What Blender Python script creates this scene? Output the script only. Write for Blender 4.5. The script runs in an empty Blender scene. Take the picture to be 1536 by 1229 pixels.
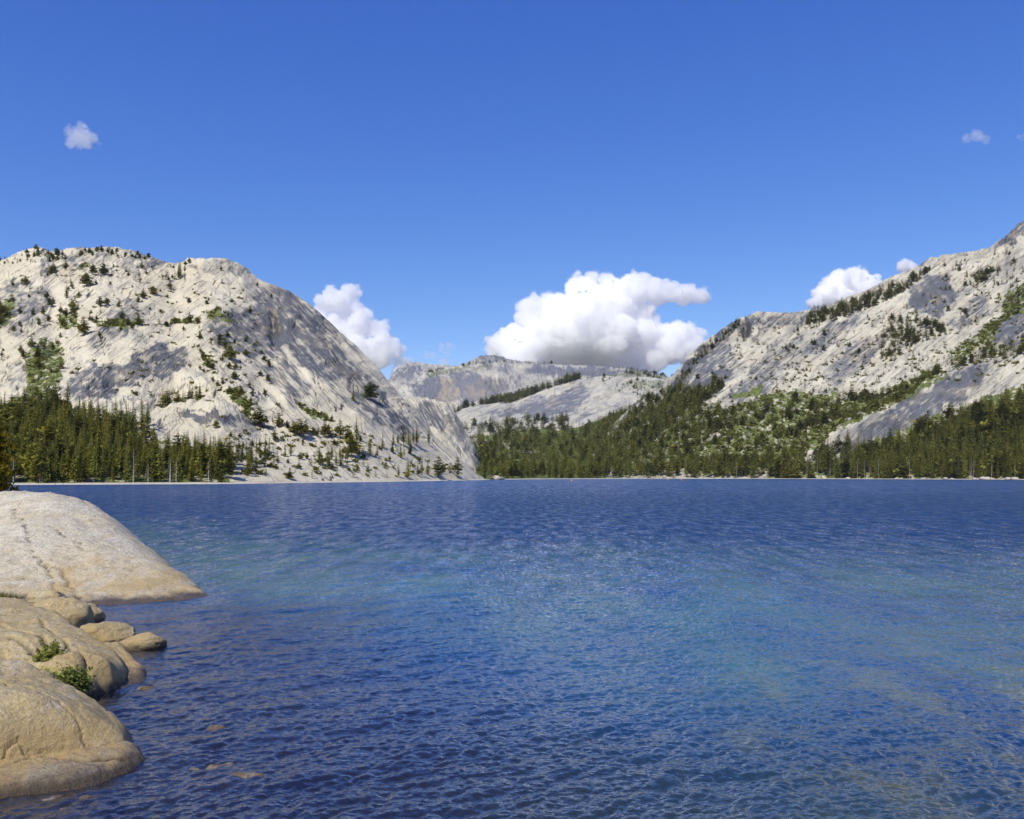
import bpy, bmesh, math, random
import numpy as np
from mathutils import Vector, Matrix

random.seed(7)
rng = np.random.default_rng(7)
scene = bpy.context.scene
COL = scene.collection

# ------------------------------------------------------------------ camera
F = 1330.0            # focal length in photo pixels (photo 1536 wide)
CAMH = 4.0            # eye height above the water
HOR = 714.0           # horizon row in the photo
cam_d = bpy.data.cameras.new("camera")
cam = bpy.data.objects.new("camera", cam_d)
COL.objects.link(cam)
cam.location = (0, 0, CAMH)
cam.rotation_euler = (math.radians(90), 0, 0)
cam_d.sensor_fit = 'HORIZONTAL'
cam_d.sensor_width = 36
cam_d.lens = F / 1536 * 36
cam_d.shift_y = (HOR - 614.5) / 1536
cam_d.clip_start = 0.1
cam_d.clip_end = 60000
scene.camera = cam

# ------------------------------------------------------------------ sky and sun
SUN_EL = math.radians(49)
SUN_AZ = math.radians(208)       # compass style: 0 = +Y (view direction), 90 = +X
w = bpy.data.worlds.new("World")
scene.world = w
w.use_nodes = True
nt = w.node_tree
nt.nodes.clear()
out = nt.nodes.new("ShaderNodeOutputWorld")
bg = nt.nodes.new("ShaderNodeBackground")
sky = nt.nodes.new("ShaderNodeTexSky")
sky.sky_type = 'NISHITA'
sky.sun_disc = False
sky.sun_elevation = SUN_EL
sky.sun_rotation = SUN_AZ
sky.altitude = 2500
sky.air_density = 1.0
sky.dust_density = 0.0
sky.ozone_density = 4.0
hs = nt.nodes.new("ShaderNodeHueSaturation")
hs.inputs["Saturation"].default_value = 1.12
hs.inputs["Value"].default_value = 1.0
bg.inputs["Strength"].default_value = 0.13
nt.links.new(sky.outputs[0], hs.inputs["Color"])
# deep mountain-blue grading of the sky, channel by channel
sp_ = nt.nodes.new("ShaderNodeSeparateColor"); cb_ = nt.nodes.new("ShaderNodeCombineColor")
nt.links.new(hs.outputs[0], sp_.inputs[0])
for i_, (a_, p_) in enumerate(((2.02, 1.41), (1.135, 1.118), (1.065, .63))):
    m1 = nt.nodes.new("ShaderNodeMath"); m1.operation = 'MULTIPLY'; m1.inputs[1].default_value = .13
    m2 = nt.nodes.new("ShaderNodeMath"); m2.operation = 'POWER'; m2.inputs[1].default_value = p_
    m3 = nt.nodes.new("ShaderNodeMath"); m3.operation = 'MULTIPLY'; m3.inputs[1].default_value = a_ / .13
    nt.links.new(sp_.outputs[i_], m1.inputs[0]); nt.links.new(m1.outputs[0], m2.inputs[0]); nt.links.new(m2.outputs[0], m3.inputs[0]); nt.links.new(m3.outputs[0], cb_.inputs[i_])
nt.links.new(cb_.outputs[0], bg.inputs[0])
nt.links.new(bg.outputs[0], out.inputs[0])

sd = bpy.data.lights.new("sun", 'SUN')
sd.energy = 4.6
sd.angle = math.radians(0.53)
sd.color = (1.0, 0.955, 0.82)
sun = bpy.data.objects.new("sun", sd)
COL.objects.link(sun)
SUNDIR = Vector((math.sin(SUN_AZ) * math.cos(SUN_EL), math.cos(SUN_AZ) * math.cos(SUN_EL), math.sin(SUN_EL)))
sun.rotation_euler = SUNDIR.to_track_quat('Z', 'Y').to_euler()
sun.location = (-40, -40, 80)

scene.view_settings.view_transform = 'Standard'
scene.view_settings.look = 'None'
scene.view_settings.exposure = 0.0
scene.view_settings.gamma = 1.0
scene.render.engine = 'CYCLES'
cy = scene.cycles
cy.use_denoising = True
cy.max_bounces = 50
cy.diffuse_bounces = 2
cy.glossy_bounces = 2
cy.transmission_bounces = 3
cy.transparent_max_bounces = 8
cy.volume_bounces = 48
cy.caustics_reflective = False
cy.caustics_refractive = False
cy.sample_clamp_indirect = 6

# ------------------------------------------------------------------ numpy helpers
def lerp(a, b, t): return a + (b - a) * t
def sstep(a, b, x):
    t = np.clip((x - a) / (b - a), 0, 1)
    return t * t * (3 - 2 * t)

def vnoise(x, y, seed=0):
    """gradient noise, about -1..1"""
    x = np.asarray(x, float); y = np.asarray(y, float)
    xi = np.floor(x).astype(np.int64); yi = np.floor(y).astype(np.int64)
    xf = x - xi; yf = y - yi
    def g(ix, iy):
        h = (ix * 374761393 + iy * 668265263 + seed * 974634777) & 0xFFFFFFFF
        h = ((h ^ (h >> 13)) * 1274126177) & 0xFFFFFFFF
        h = (h ^ (h >> 16)) & 0xFFFF
        a = h * (2 * math.pi / 65536)
        return np.cos(a), np.sin(a)
    u = xf * xf * xf * (xf * (xf * 6 - 15) + 10); v = yf * yf * yf * (yf * (yf * 6 - 15) + 10)
    r = 0
    vals = []
    for dx in (0, 1):
        for dy in (0, 1):
            gx, gy = g(xi + dx, yi + dy)
            vals.append(gx * (xf - dx) + gy * (yf - dy))
    a = vals[0] * (1 - v) + vals[1] * v
    b = vals[2] * (1 - v) + vals[3] * v
    return (a * (1 - u) + b * u) * 1.5

def fbm(x, y, o=4, seed=0, gain=.5, lac=2.03):
    s = 0; a = 1; n = 0
    for i in range(o):
        s = s + a * vnoise(x + 17.3 * i, y - 9.1 * i, seed + i * 31)
        n += a; a *= gain; x = x * lac; y = y * lac
    return s / n * 1.4

def ridged(x, y, o=4, seed=0, gain=.55, lac=2.07):
    s = 0; a = 1; n = 0
    for i in range(o):
        s = s + a * (1 - np.abs(vnoise(x + 7.7 * i, y + 3.3 * i, seed + i * 17)) * 2)
        n += a; a *= gain; x = x * lac; y = y * lac
    return s / n

def PL(pts):
    xs = np.array([p[0] for p in pts], float); ys = np.array([p[1] for p in pts], float)
    return lambda u: np.interp(u, xs, ys)

def PS(pts, sm=12):
    """smoothed piecewise curve"""
    f = PL(pts)
    def g(u):
        u = np.asarray(u, float)
        return (f(u - sm) + 2 * f(u) + f(u + sm) + 2 * f(u - sm / 2) + 2 * f(u + sm / 2)) / 8
    return g

def inpoly(x, y, poly):
    x = np.asarray(x, float); y = np.asarray(y, float)
    c = np.zeros(np.broadcast(x, y).shape, bool)
    n = len(poly); j = n - 1
    for i in range(n):
        xi, yi = poly[i]; xj, yj = poly[j]
        if yi != yj:
            c ^= ((yi > y) != (yj > y)) & (x < (xj - xi) * (y - yi) / (yj - yi) + xi)
        j = i
    return c

def mesh_from(name, verts, faces, smooth=True):
    """verts Nx3, faces MxK (numpy), all faces of one arity"""
    me = bpy.data.meshes.new(name)
    v = np.ascontiguousarray(verts, np.float32); f = np.ascontiguousarray(faces, np.int32)
    me.vertices.add(len(v)); me.vertices.foreach_set("co", v.ravel())
    k = f.shape[1]
    me.loops.add(f.size); me.loops.foreach_set("vertex_index", f.ravel())
    me.polygons.add(len(f))
    me.polygons.foreach_set("loop_start", np.arange(0, f.size, k, dtype=np.int32))
    me.polygons.foreach_set("loop_total", np.full(len(f), k, np.int32))
    me.update(calc_edges=True)
    me.polygons.foreach_set("use_smooth", np.full(len(f), smooth, bool))
    return me

def attr(me, name, arr, typ='FLOAT'):
    a = me.attributes.new(name, typ, 'POINT')
    if typ == 'FLOAT': a.data.foreach_set("value", np.ascontiguousarray(arr, np.float32).ravel())
    elif typ == 'FLOAT_VECTOR': a.data.foreach_set("vector", np.ascontiguousarray(arr, np.float32).ravel())
    elif typ == 'FLOAT_COLOR': a.data.foreach_set("color", np.ascontiguousarray(arr, np.float32).ravel())

def grid_faces(nr, nc):
    i = np.arange(nr * nc).reshape(nr, nc)
    return np.stack([i[:-1, :-1], i[:-1, 1:], i[1:, 1:], i[1:, :-1]], -1).reshape(-1, 4)

def link(o, parent=None):
    COL.objects.link(o)
    if parent is not None: o.parent = parent
    return o

def mobj(name, me, mat, parent=None):
    o = bpy.data.objects.new(name, me)
    if mat is not None:
        me.materials.clear(); me.materials.append(mat)
    return link(o, parent)

def tag(o, label=None, cat=None, group=None, kind=None):
    if label: o["label"] = label
    if cat: o["category"] = cat
    if group: o["group"] = group
    if kind: o["kind"] = kind
    return o

# ------------------------------------------------------------------ node helpers
class NT:
    def __init__(s, name):
        s.m = bpy.data.materials.new(name); s.m.use_nodes = True
        s.t = s.m.node_tree; s.t.nodes.clear()
        s.out = s.n("ShaderNodeOutputMaterial")
    def n(s, t, **kw):
        x = s.t.nodes.new(t)
        for k, v in kw.items(): setattr(x, k, v)
        return x
    def l(s, a, b): s.t.links.new(a, b)
    def put(s, sock, v):
        if isinstance(v, bpy.types.NodeSocket): s.l(v, sock)
        elif isinstance(v, (tuple, list)) and len(v) == 3 and len(sock.default_value) == 4: sock.default_value = (*v, 1)
        else: sock.default_value = v
    def attr(s, name, o="Fac"):
        x = s.n("ShaderNodeAttribute"); x.attribute_name = name
        return x.outputs[o]
    def noise(s, vec, scale, detail=4, rough=.55, dist=0.0, o="Fac"):
        x = s.n("ShaderNodeTexNoise"); s.put(x.inputs["Vector"], vec)
        x.inputs["Scale"].default_value = scale; x.inputs["Detail"].default_value = detail
        x.inputs["Roughness"].default_value = rough; x.inputs["Distortion"].default_value = dist
        return x.outputs[o]
    def voro(s, vec, scale, feature='F1', o="Distance", rnd=1.0):
        x = s.n("ShaderNodeTexVoronoi", feature=feature); s.put(x.inputs["Vector"], vec)
        x.inputs["Scale"].default_value = scale; x.inputs["Randomness"].default_value = rnd
        return x.outputs[o]
    def mapv(s, vec, scale=(1, 1, 1), rot=(0, 0, 0), loc=(0, 0, 0)):
        x = s.n("ShaderNodeMapping"); s.put(x.inputs["Vector"], vec)
        x.inputs["Scale"].default_value = scale; x.inputs["Rotation"].default_value = rot; x.inputs["Location"].default_value = loc
        return x.outputs[0]
    def math(s, op, a, b=0.0, clamp=False):
        x = s.n("ShaderNodeMath", operation=op, use_clamp=clamp)
        s.put(x.inputs[0], a); s.put(x.inputs[1], b)
        return x.outputs[0]
    def ramp(s, f, lo, hi, a=0.0, b=1.0, smooth=True):
        x = s.n("ShaderNodeMapRange")
        x.interpolation_type = 'SMOOTHSTEP' if smooth else 'LINEAR'
        s.put(x.inputs["Value"], f)
        s.put(x.inputs["From Min"], lo); s.put(x.inputs["From Max"], hi)
        s.put(x.inputs["To Min"], a); s.put(x.inputs["To Max"], b)
        return x.outputs[0]
    def mix(s, f, a, b, blend='MIX'):
        x = s.n("ShaderNodeMix", data_type='RGBA', blend_type=blend)
        s.put(x.inputs[0], f); s.put(x.inputs[6], a); s.put(x.inputs[7], b)
        return x.outputs[2]
    def bump(s, h, strength=.5, dist=1.0, normal=None):
        x = s.n("ShaderNodeBump"); s.put(x.inputs["Height"], h)
        s.put(x.inputs["Strength"], strength); x.inputs["Distance"].default_value = dist
        if normal is not None: s.l(normal, x.inputs["Normal"])
        return x.outputs[0]
    def pri(s, color, rough=.8, normal=None, spec=.3):
        x = s.n("ShaderNodeBsdfPrincipled")
        s.put(x.inputs["Base Color"], color); s.put(x.inputs["Roughness"], rough)
        x.inputs["Specular IOR Level"].default_value = spec
        if normal is not None: s.l(normal, x.inputs["Normal"])
        return x.outputs[0]
    def fin(s, sh):
        s.l(sh, s.out.inputs["Surface"]); return s.m

# ------------------------------------------------------------------ materials
def mat_granite(name, cream=(.62, .56, .415), grey=(.115, .12, .132), dark=(.07, .066, .062), scale=1.0):
    m = NT(name)
    P = m.n("ShaderNodeNewGeometry").outputs["Position"]
    S = m.attr("flow", "Vector")
    tone = m.attr("tone"); veg = m.attr("veg"); warm = m.attr("warm"); crack = m.attr("crack")
    # fine streaks that run along the slabs, patches, and mottling
    st = m.noise(m.mapv(S, (1, .16, 1)), .30, 5, .62, .6)
    st2 = m.noise(m.mapv(S, (.9, .07, 1)), .9, 4, .6, .3)
    mott = m.noise(P, .06 * scale, 8, .72)
    f = m.math('ADD', m.math('MULTIPLY', m.ramp(st, .35, .68), .55), m.math('MULTIPLY', m.ramp(st2, .4, .65), .30))
    t = m.math('ADD', m.math('MULTIPLY', tone, 1.5), m.math('MULTIPLY', m.math('MULTIPLY', m.math('SUBTRACT', f, .34), 1.7), m.ramp(m.math('ADD', m.math('MULTIPLY', tone, .8), m.math('SUBTRACT', m.noise(P, .008 * scale, 3, .5), .25)), .1, .8, .08, 1)))
    t = m.math('ADD', t, m.math('MULTIPLY', m.math('SUBTRACT', mott, .5), .9))
    t = m.math('ADD', t, m.math('MULTIPLY', m.math('SUBTRACT', m.noise(P, .011 * scale, 4, .6), .5), 1.2), clamp=True)
    col = m.mix(t, cream, grey)
    hv = m.ramp(m.noise(P, .012 * scale, 3, .5), .35, .65)
    col = m.mix(m.math('MULTIPLY', hv, .35), col, (.66, .64, .58), 'MULTIPLY')
    col = m.mix(m.math('MULTIPLY', warm, .8), col, (.47, .36, .22))
    # joints and cracks between sheets of rock
    ck = m.ramp(m.voro(m.mapv(m.mix(.06, S, m.noise(S, .12, 4, .6, 0, 'Color')) if False else S, (1, .13, 1)), .075, 'DISTANCE_TO_EDGE'), .0, .045, 1, 0)
    ck = m.math('MULTIPLY', ck, m.ramp(m.noise(S, .05, 3), .48, .60))
    ck = m.math('MAXIMUM', m.math('MULTIPLY', ck, .5), m.math('MULTIPLY', crack, .9), clamp=True)
    col = m.mix(ck, col, dark)
    # lichen-dark pits and small scrub
    sp = m.ramp(m.noise(P, .20 * scale, 7, .8), .56, .66)
    col = m.mix(m.math('MULTIPLY', sp, .60), col, (.15, .145, .12))
    vn = m.noise(P, .16, 6, .75)
    vcol = m.mix(m.ramp(vn, .35, .7), (.065, .085, .018), (.20, .23, .048))
    vm = m.ramp(m.math('ADD', veg, m.math('MULTIPLY', m.math('SUBTRACT', m.noise(P, .11, 6, .75), .5), 1.5)), .42, .58)
    col = m.mix(vm, col, vcol)
    hgt = m.math('ADD', m.math('MULTIPLY', mott, 1.2), m.math('MULTIPLY', ck, -.9))
    hgt = m.math('ADD', hgt, m.math('MULTIPLY', m.noise(P, .25, 6, .7), .8))
    hgt = m.math('ADD', hgt, m.math('MULTIPLY', st, .35))
    nb = m.bump(hgt, .42, 4.0)
    return m.fin(m.pri(col, .85, nb, .2))

def mat_rock(name, c1, c2, c3, wetline=True):
    """close granite: speckled, lichen and iron stains, darker wet band at the water"""
    m = NT(name)
    P = m.n("ShaderNodeNewGeometry").outputs["Position"]
    big = m.noise(P, .45, 5, .6, .5)
    mid = m.noise(P, 2.2, 6, .65, .4)
    fine = m.noise(P, 15, 7, .8)
    pit = m.noise(P, 8, 5, .7)
    spk = m.voro(P, 24, 'F1')
    col = m.mix(m.ramp(big, .35, .65), c1, c2)
    col = m.mix(m.math('MULTIPLY', m.ramp(m.noise(m.mapv(P, (1, .6, 1.6), loc=(3, 1, 8)), .8, 6, .68, 1.2), .5, .70), .75), col, c3)
    col = m.mix(m.math('MULTIPLY', m.ramp(mid, .48, .68), .40), col, (.74, .70, .60))
    col = m.mix(m.ramp(fine, .30, .72), (.62, .62, .62), (1.12, 1.12, 1.12)) if False else m.mix(.8, col, m.mix(m.ramp(fine, .34, .66), (.45, .43, .38), (1.08, 1.08, 1.06)), 'MULTIPLY')
    col = m.mix(m.math('MULTIPLY', m.ramp(spk, .10, .30, 1, 0), .55), col, (.12, .10, .08))
    mot = m.math('MULTIPLY', m.ramp(m.noise(m.mapv(P, loc=(7, 2, 5)), 1.7, 8, .78, .6), .47, .66), .50)
    col = m.mix(mot, col, (.30, .255, .18))
    st_ = m.ramp(m.noise(m.mapv(P, (.5, .5, 2.2), loc=(1, 4, 2)), 1.3, 7, .75, 1.5), .52, .70)
    col = m.mix(m.math('MULTIPLY', st_, .45), col, (.78, .74, .66))
    pc = m.math('MULTIPLY', m.ramp(pit, .54, .64), .55)
    col = m.mix(pc, col, (.22, .185, .13))
    # dark lichen patches
    lich = m.math('MULTIPLY', m.ramp(m.noise(P, 6, 7, .8), .58, .66), m.ramp(m.noise(P, .9, 3), .45, .62))
    col = m.mix(m.math('MULTIPLY', lich, .8), col, (.13, .12, .10))
    ck = m.attr("crack")
    col = m.mix(ck, col, (.07, .055, .04))
    sep = m.n("ShaderNodeSeparateXYZ"); m.l(P, sep.inputs[0])
    zz = m.math('ADD', sep.outputs[2], m.math('MULTIPLY', m.math('SUBTRACT', m.noise(P, 1.6, 5, .7), .5), .34))
    tan = m.math('MULTIPLY', m.ramp(zz, .15, 1.5, 1.0, 0.0), m.ramp(m.noise(P, .7, 5, .65, .8), .36, .62, .25, .95))
    col = m.mix(tan if wetline else 0.0, col, (.46, .33, .15))
    wet = m.ramp(zz, .07, .22, 1, 0) if wetline else m.ramp(zz, 5.0, 5.1, 0, 1)
    col = m.mix(m.math('MULTIPLY', wet, .90), col, (.070, .048, .032))
    rust = m.math('MULTIPLY', m.math('MULTIPLY', m.ramp(zz, .12, .18), m.ramp(zz, .22, .30, 1, 0)), m.math('MULTIPLY', m.attr("rust"), m.ramp(m.noise(P, 3, 5, .7), .40, .6)))
    col = m.mix(rust, col, (.30, .135, .05))
    rough = m.ramp(wet, 0, 1, .82, .28)
    h = m.math('ADD', m.math('MULTIPLY', mid, .5), m.math('MULTIPLY', fine, .28))
    h = m.math('ADD', h, m.math('MULTIPLY', pit, -.55))
    h = m.math('ADD', h, m.math('MULTIPLY', ck, -.35))
    nb = m.bump(h, .9, .16)
    return m.fin(m.pri(col, rough, nb, .35))

def mat_simple(name, color, rough=.8, var=.25, scale=3.0, bump=.2):
    m = NT(name)
    P = m.n("ShaderNodeTexCoord").outputs["Object"]
    n = m.noise(P, scale, 5, .65)
    col = m.mix(m.math('MULTIPLY', m.ramp(n, .3, .7), var), color, tuple(c * .35 for c in color))
    return m.fin(m.pri(col, rough, m.bump(n, bump, .1), .3))

def mat_leaf(name, a, b, trans=.25):
    m = NT(name)
    isl = m.n("ShaderNodeNewGeometry").outputs["Random Per Island"]
    rnd = m.n("ShaderNodeObjectInfo").outputs["Random"]
    tint = m.attr("tint")
    P = m.n("ShaderNodeNewGeometry").outputs["Position"]
    col = m.mix(isl, a, b)
    k = m.math('FRACT', m.math('ADD', rnd, tint))
    col = m.mix(m.math('MULTIPLY', k, .55), col, tuple(min(1, c * f) for c, f in zip(b, (1.5, 1.15, .8))))
    kk = m.ramp(m.math('FRACT', m.math('MULTIPLY', k, 7.31)), 0, 1, .55, 1.15, False)
    col = m.mix(1.0, col, kk, 'MULTIPLY')
    d = m.n("ShaderNodeBsdfDiffuse"); m.l(col, d.inputs[0])
    t = m.n("ShaderNodeBsdfTranslucent"); m.l(col, t.inputs[0])
    x = m.n("ShaderNodeMixShader"); x.inputs[0].default_value = trans
    m.l(d.outputs[0], x.inputs[1]); m.l(t.outputs[0], x.inputs[2])
    return m.fin(x.outputs[0])

M_GRAN_A = mat_granite("granite_dome")
M_GRAN_D = mat_granite("granite_mountain", (.58, .535, .41), (.12, .126, .142), scale=.8)
M_GRAN_C = mat_granite("granite_far", (.53, .495, .40), (.165, .168, .19), scale=.5)
M_PINE = mat_leaf("pine_needles", (.075, .096, .018), (.245, .265, .048))
M_PINE_FAR = mat_leaf("pine_needles_far", (.058, .078, .020), (.195, .215, .048))
M_PINE_YOUNG = mat_leaf("pine_needles_young", (.10, .12, .02), (.27, .26, .05), .35)
M_SHRUB = mat_leaf("shrub_leaves", (.06, .078, .017), (.18, .205, .04))
M_BUSH = mat_leaf("bush_leaves", (.14, .18, .04), (.42, .48, .14), .4)
M_GRASS = mat_leaf("grass_blades", (.13, .15, .02), (.36, .33, .07), .4)
M_BARK = mat_simple("bark", (.16, .115, .08), .9, .5, 6)
M_SNAG = mat_simple("dead_wood", (.50, .46, .41), .9, .4, 4)

# ------------------------------------------------------------------ shoreline and terrain layers
_wl = PS([(-900, 735), (-400, 729.5), (20, 727.6), (330, 726.3), (450, 724.6), (600, 722.6), (700, 720.8), (760, 719.4), (900, 718.5), (1150, 718.4), (1300, 718.9), (1536, 719.8), (1700, 720.6), (2400, 727)], 10)
def shoreY(u): return CAMH * F / (_wl(u) - HOR)

TT = np.linspace(0, 1, 400)
class Layer:
    def __init__(s, top, R, B, mixq=.45, back=.6, sm=6):
        s.top = PS(top, sm); s.R = PS(R, 20)
        s.B = B if callable(B) else PS(B, 20)
        s.mixq = mixq; s.back = back
        s.relief = lambda u, py, X, Y, t: 0
    def q(s, t): return (1 - s.mixq) * t + s.mixq * (1 - (1 - t) ** 2)
    def tq(s, q): return np.interp(q, s.q(TT), TT)
    def basepy(s, u): return HOR + (CAMH + 2.0) * F / s.B(u)
    def py(s, u, t):
        b = s.basepy(u)
        return b + (s.top(u) - b) * s.q(np.minimum(t, 1))
    def point(s, u, t):
        u = np.asarray(u, float); t = np.asarray(t, float)
        B = s.B(u); R = s.R(u)
        Y = B + (R - B) * t
        py = s.py(u, t)
        Yf = np.minimum(Y, R)
        z = CAMH + (HOR - py) / F * Yf
        z = z - np.maximum(Y - R, 0) * s.back * np.clip((t - 1) / .15, .15, 1)
        X = (u - 768) / F * Y
        edge = sstep(0, .03, t) * sstep(0, 60, z + 5)
        z = z + s.relief(u, py, X, Y, t) * edge
        return X, Y, z, py
    def at(s, px, py):
        px = np.asarray(px, float); py = np.asarray(py, float)
        b = s.basepy(px); want = py; cur = py
        for it in range(4):
            q = np.clip((cur - b) / (s.top(px) - b), 0, 1)
            t = s.tq(q)
            X, Y, z, _ = s.point(px, t)
            if it < 3: cur = cur + .8 * (want - (HOR - (z - CAMH) / Y * F))
        return X, Y, z

def patches(u, py, lst, seed):
    """soft ragged ellipses: (x, y, rx, ry, angle_deg, strength)"""
    r = np.zeros(np.shape(u))
    wx = fbm(u / 22, py / 22, 4, seed) * 14; wy = fbm(u / 22 + 50, py / 22, 4, seed + 5) * 14
    for (cx, cy_, rx, ry, ang, st) in lst:
        a = math.radians(-ang); c, s_ = math.cos(a), math.sin(a)
        dx = u + wx - cx; dy = py + wy - cy_
        p = (dx * c + dy * s_) / rx; q = (-dx * s_ + dy * c) / ry
        r = np.where(abs(st) > 0, r + st * sstep(1.12, .78, np.sqrt(p * p + q * q)), r)
    return r

def rot(u, py, deg):
    a = math.radians(deg)      # along = direction rising to the right by deg in the picture of the slope
    return u * math.cos(a) - py * math.sin(a), u * math.sin(a) + py * math.cos(a)

def ragged(u, py, polys, seed, amp=10, sc=16):
    wx = fbm(u / sc, py / sc, 5, seed, .65) * amp; wy = fbm(u / sc + 31, py / sc, 5, seed + 3, .65) * amp
    m = np.zeros(np.shape(u), bool)
    for p in polys: m |= inpoly(u + wx, py + wy, p)
    return m.astype(float)

def joints(u, py, a, b, seed, k=1.0):
    """long thin sheet joints with short cross joints, broken up by a mask"""
    r = 0
    for i, (la, lb, w_) in enumerate(((150, 20, .030), (70, 12, .045))):
        n = fbm(a / la + 3 * i, b / lb + i, 2, seed + i * 5, .35)
        m_ = sstep(.0, .22, fbm(u / 34, py / 24, 3, seed + 2 + i * 9) - .02 * i)
        r = np.maximum(r, sstep(w_ * k, w_ * .25 * k, np.abs(n)) * m_)
    n = fbm(a / 11, b / 26, 2, seed + 21, .35)
    r = np.maximum(r, sstep(.04 * k, .01, np.abs(n)) * sstep(.16, .34, fbm(u / 28, py / 20, 3, seed + 22)) * .8)
    return np.clip(r, 0, 1)

# ---- A: granite dome on the left
LA = Layer([(-700, 470), (-300, 420), (-60, 402), (0, 394), (28, 380), (60, 371), (80, 384), (105, 375), (150, 372), (200, 378), (235, 391), (265, 401), (290, 392), (335, 390), (365, 400), (388, 419), (430, 435), (465, 457), (500, 487), (530, 515), (562, 547), (600, 593), (640, 638), (680, 680), (715, 712), (735, 722), (760, 735)],
           [(-700, 1500), (0, 1400), (300, 1320), (400, 1280), (500, 1130), (600, 980), (700, 860), (740, 900)],
           lambda u: shoreY(u) + 8, .5, .8)
def flowA(u, py):
    # slabs left of the crest rise to the right, right of it they fall along the skyline
    a = lerp(38.0, -46.0, sstep(120, 420, u + (py - 550) * .35))
    r = np.radians(a)
    return r
def relA(u, py, X, Y, t):
    k = Y / F      # metres per photo pixel
    a1, b1 = rot(u, py, 32); a2, b2 = rot(u, py, -44)
    s = sstep(200, 400, u)
    w1 = ridged(a1 / 130, b1 / 34, 3, 3, .45); w2 = ridged(a2 / 220, b2 / 26, 3, 9, .45)
    h = lerp(w1, w2 * .7, s) * 3.0
    h += fbm(u / 120, py / 60, 3, 21) * 9
    lv = (py + fbm(u / 130, py / 60, 3, 5) * 16 - .25 * (u - 200)) / 30
    fr = lv - np.floor(lv)
    step = sstep(0, .25, fr) - fr
    h += step * 5.5 * lerp(1, .25, sstep(400, 520, u)) * np.clip(fbm(u / 70, py / 40, 3, 77) * .9 + .5, 0, 1.2)
    h += fbm(u / 30, py / 9, 3, 13, .5) * 1.3 * lerp(1, .35, sstep(380, 500, u) * sstep(420, 470, py))
    # rubbly summit
    h += fbm(u / 12, py / 7, 4, 55, .6) * 4.0 * sstep(440, 395, py + (u - 150) * .06)
    # bench and the dark alcove below the crest
    h += -11 * np.exp(-(((u - 412) / 8) ** 2 + ((py - 492) / 26) ** 2)) * (1 + .5 * fbm(u / 8, py / 8, 3, 2))
    h += 7 * np.exp(-(((u - 432) / 14) ** 2 + ((py - 478) / 22) ** 2))
    h += 11 * np.exp(-(((u - 235) / 50) ** 2 + ((py - 556) / 22) ** 2)) - 16 * np.exp(-(((u - 265) / 60) ** 2 + ((py - 592) / 9) ** 2))
    h += 12 * np.exp(-(((u - 340) / 75) ** 2 + ((py - 632) / 16) ** 2)) - 9 * np.exp(-(((u - 320) / 60) ** 2 + ((py - 612) / 7) ** 2))
    jt = joints(u, py, a1 * 0 + rot(u, py, 35)[0], rot(u, py, 35)[1], 61) * (1 - sstep(300, 430, u)) + joints(u, py, rot(u, py, -46)[0], rot(u, py, -46)[1], 71) * sstep(300, 430, u)
    h -= jt * 2.2
    l2 = (rot(u, py, 24)[1] + fbm(u / 50, py / 30, 3, 45) * 9) / 11; f2 = l2 - np.floor(l2)
    h += (sstep(0, .2, f2) - f2) * 2.6 * sstep(-.05, .4, fbm(u / 45, py / 30, 3, 47)) * sstep(430, 330, u - (py - 560) * .3)
    return h * sstep(0, 14, py - LA.top(u) + 6) + fbm(u / 16, py / 6, 3, 8) * .5 + fbm(u / 9, py / 6, 4, 58, .6) * 2.0 * sstep(445, 400, py)
LA.relief = relA
vegA = [[(34, 530), (60, 508), (94, 515), (96, 545), (84, 580), (76, 604), (44, 604)],
        [(88, 475), (120, 460), (112, 492), (90, 498)],
        [(340, 585), (360, 580), (385, 605), (372, 628), (352, 610)],
        [(0, 455), (24, 440), (16, 480), (-10, 505)], [(140, 482), (215, 478), (215, 488), (150, 492)], [(258, 480), (300, 478), (300, 486), (262, 487)],
        [(-60, 600), (90, 600), (150, 640), (240, 660), (345, 700), (345, 730), (-60, 730)],
        [(440, 600), (470, 615), (500, 632), (492, 634), (455, 618)], [(120, 395), (140, 395), (138, 402), (120, 402)],
        [(300, 470), (330, 462), (350, 480), (325, 484)], [(300, 535), (320, 530), (326, 545), (305, 548)]]
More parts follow.
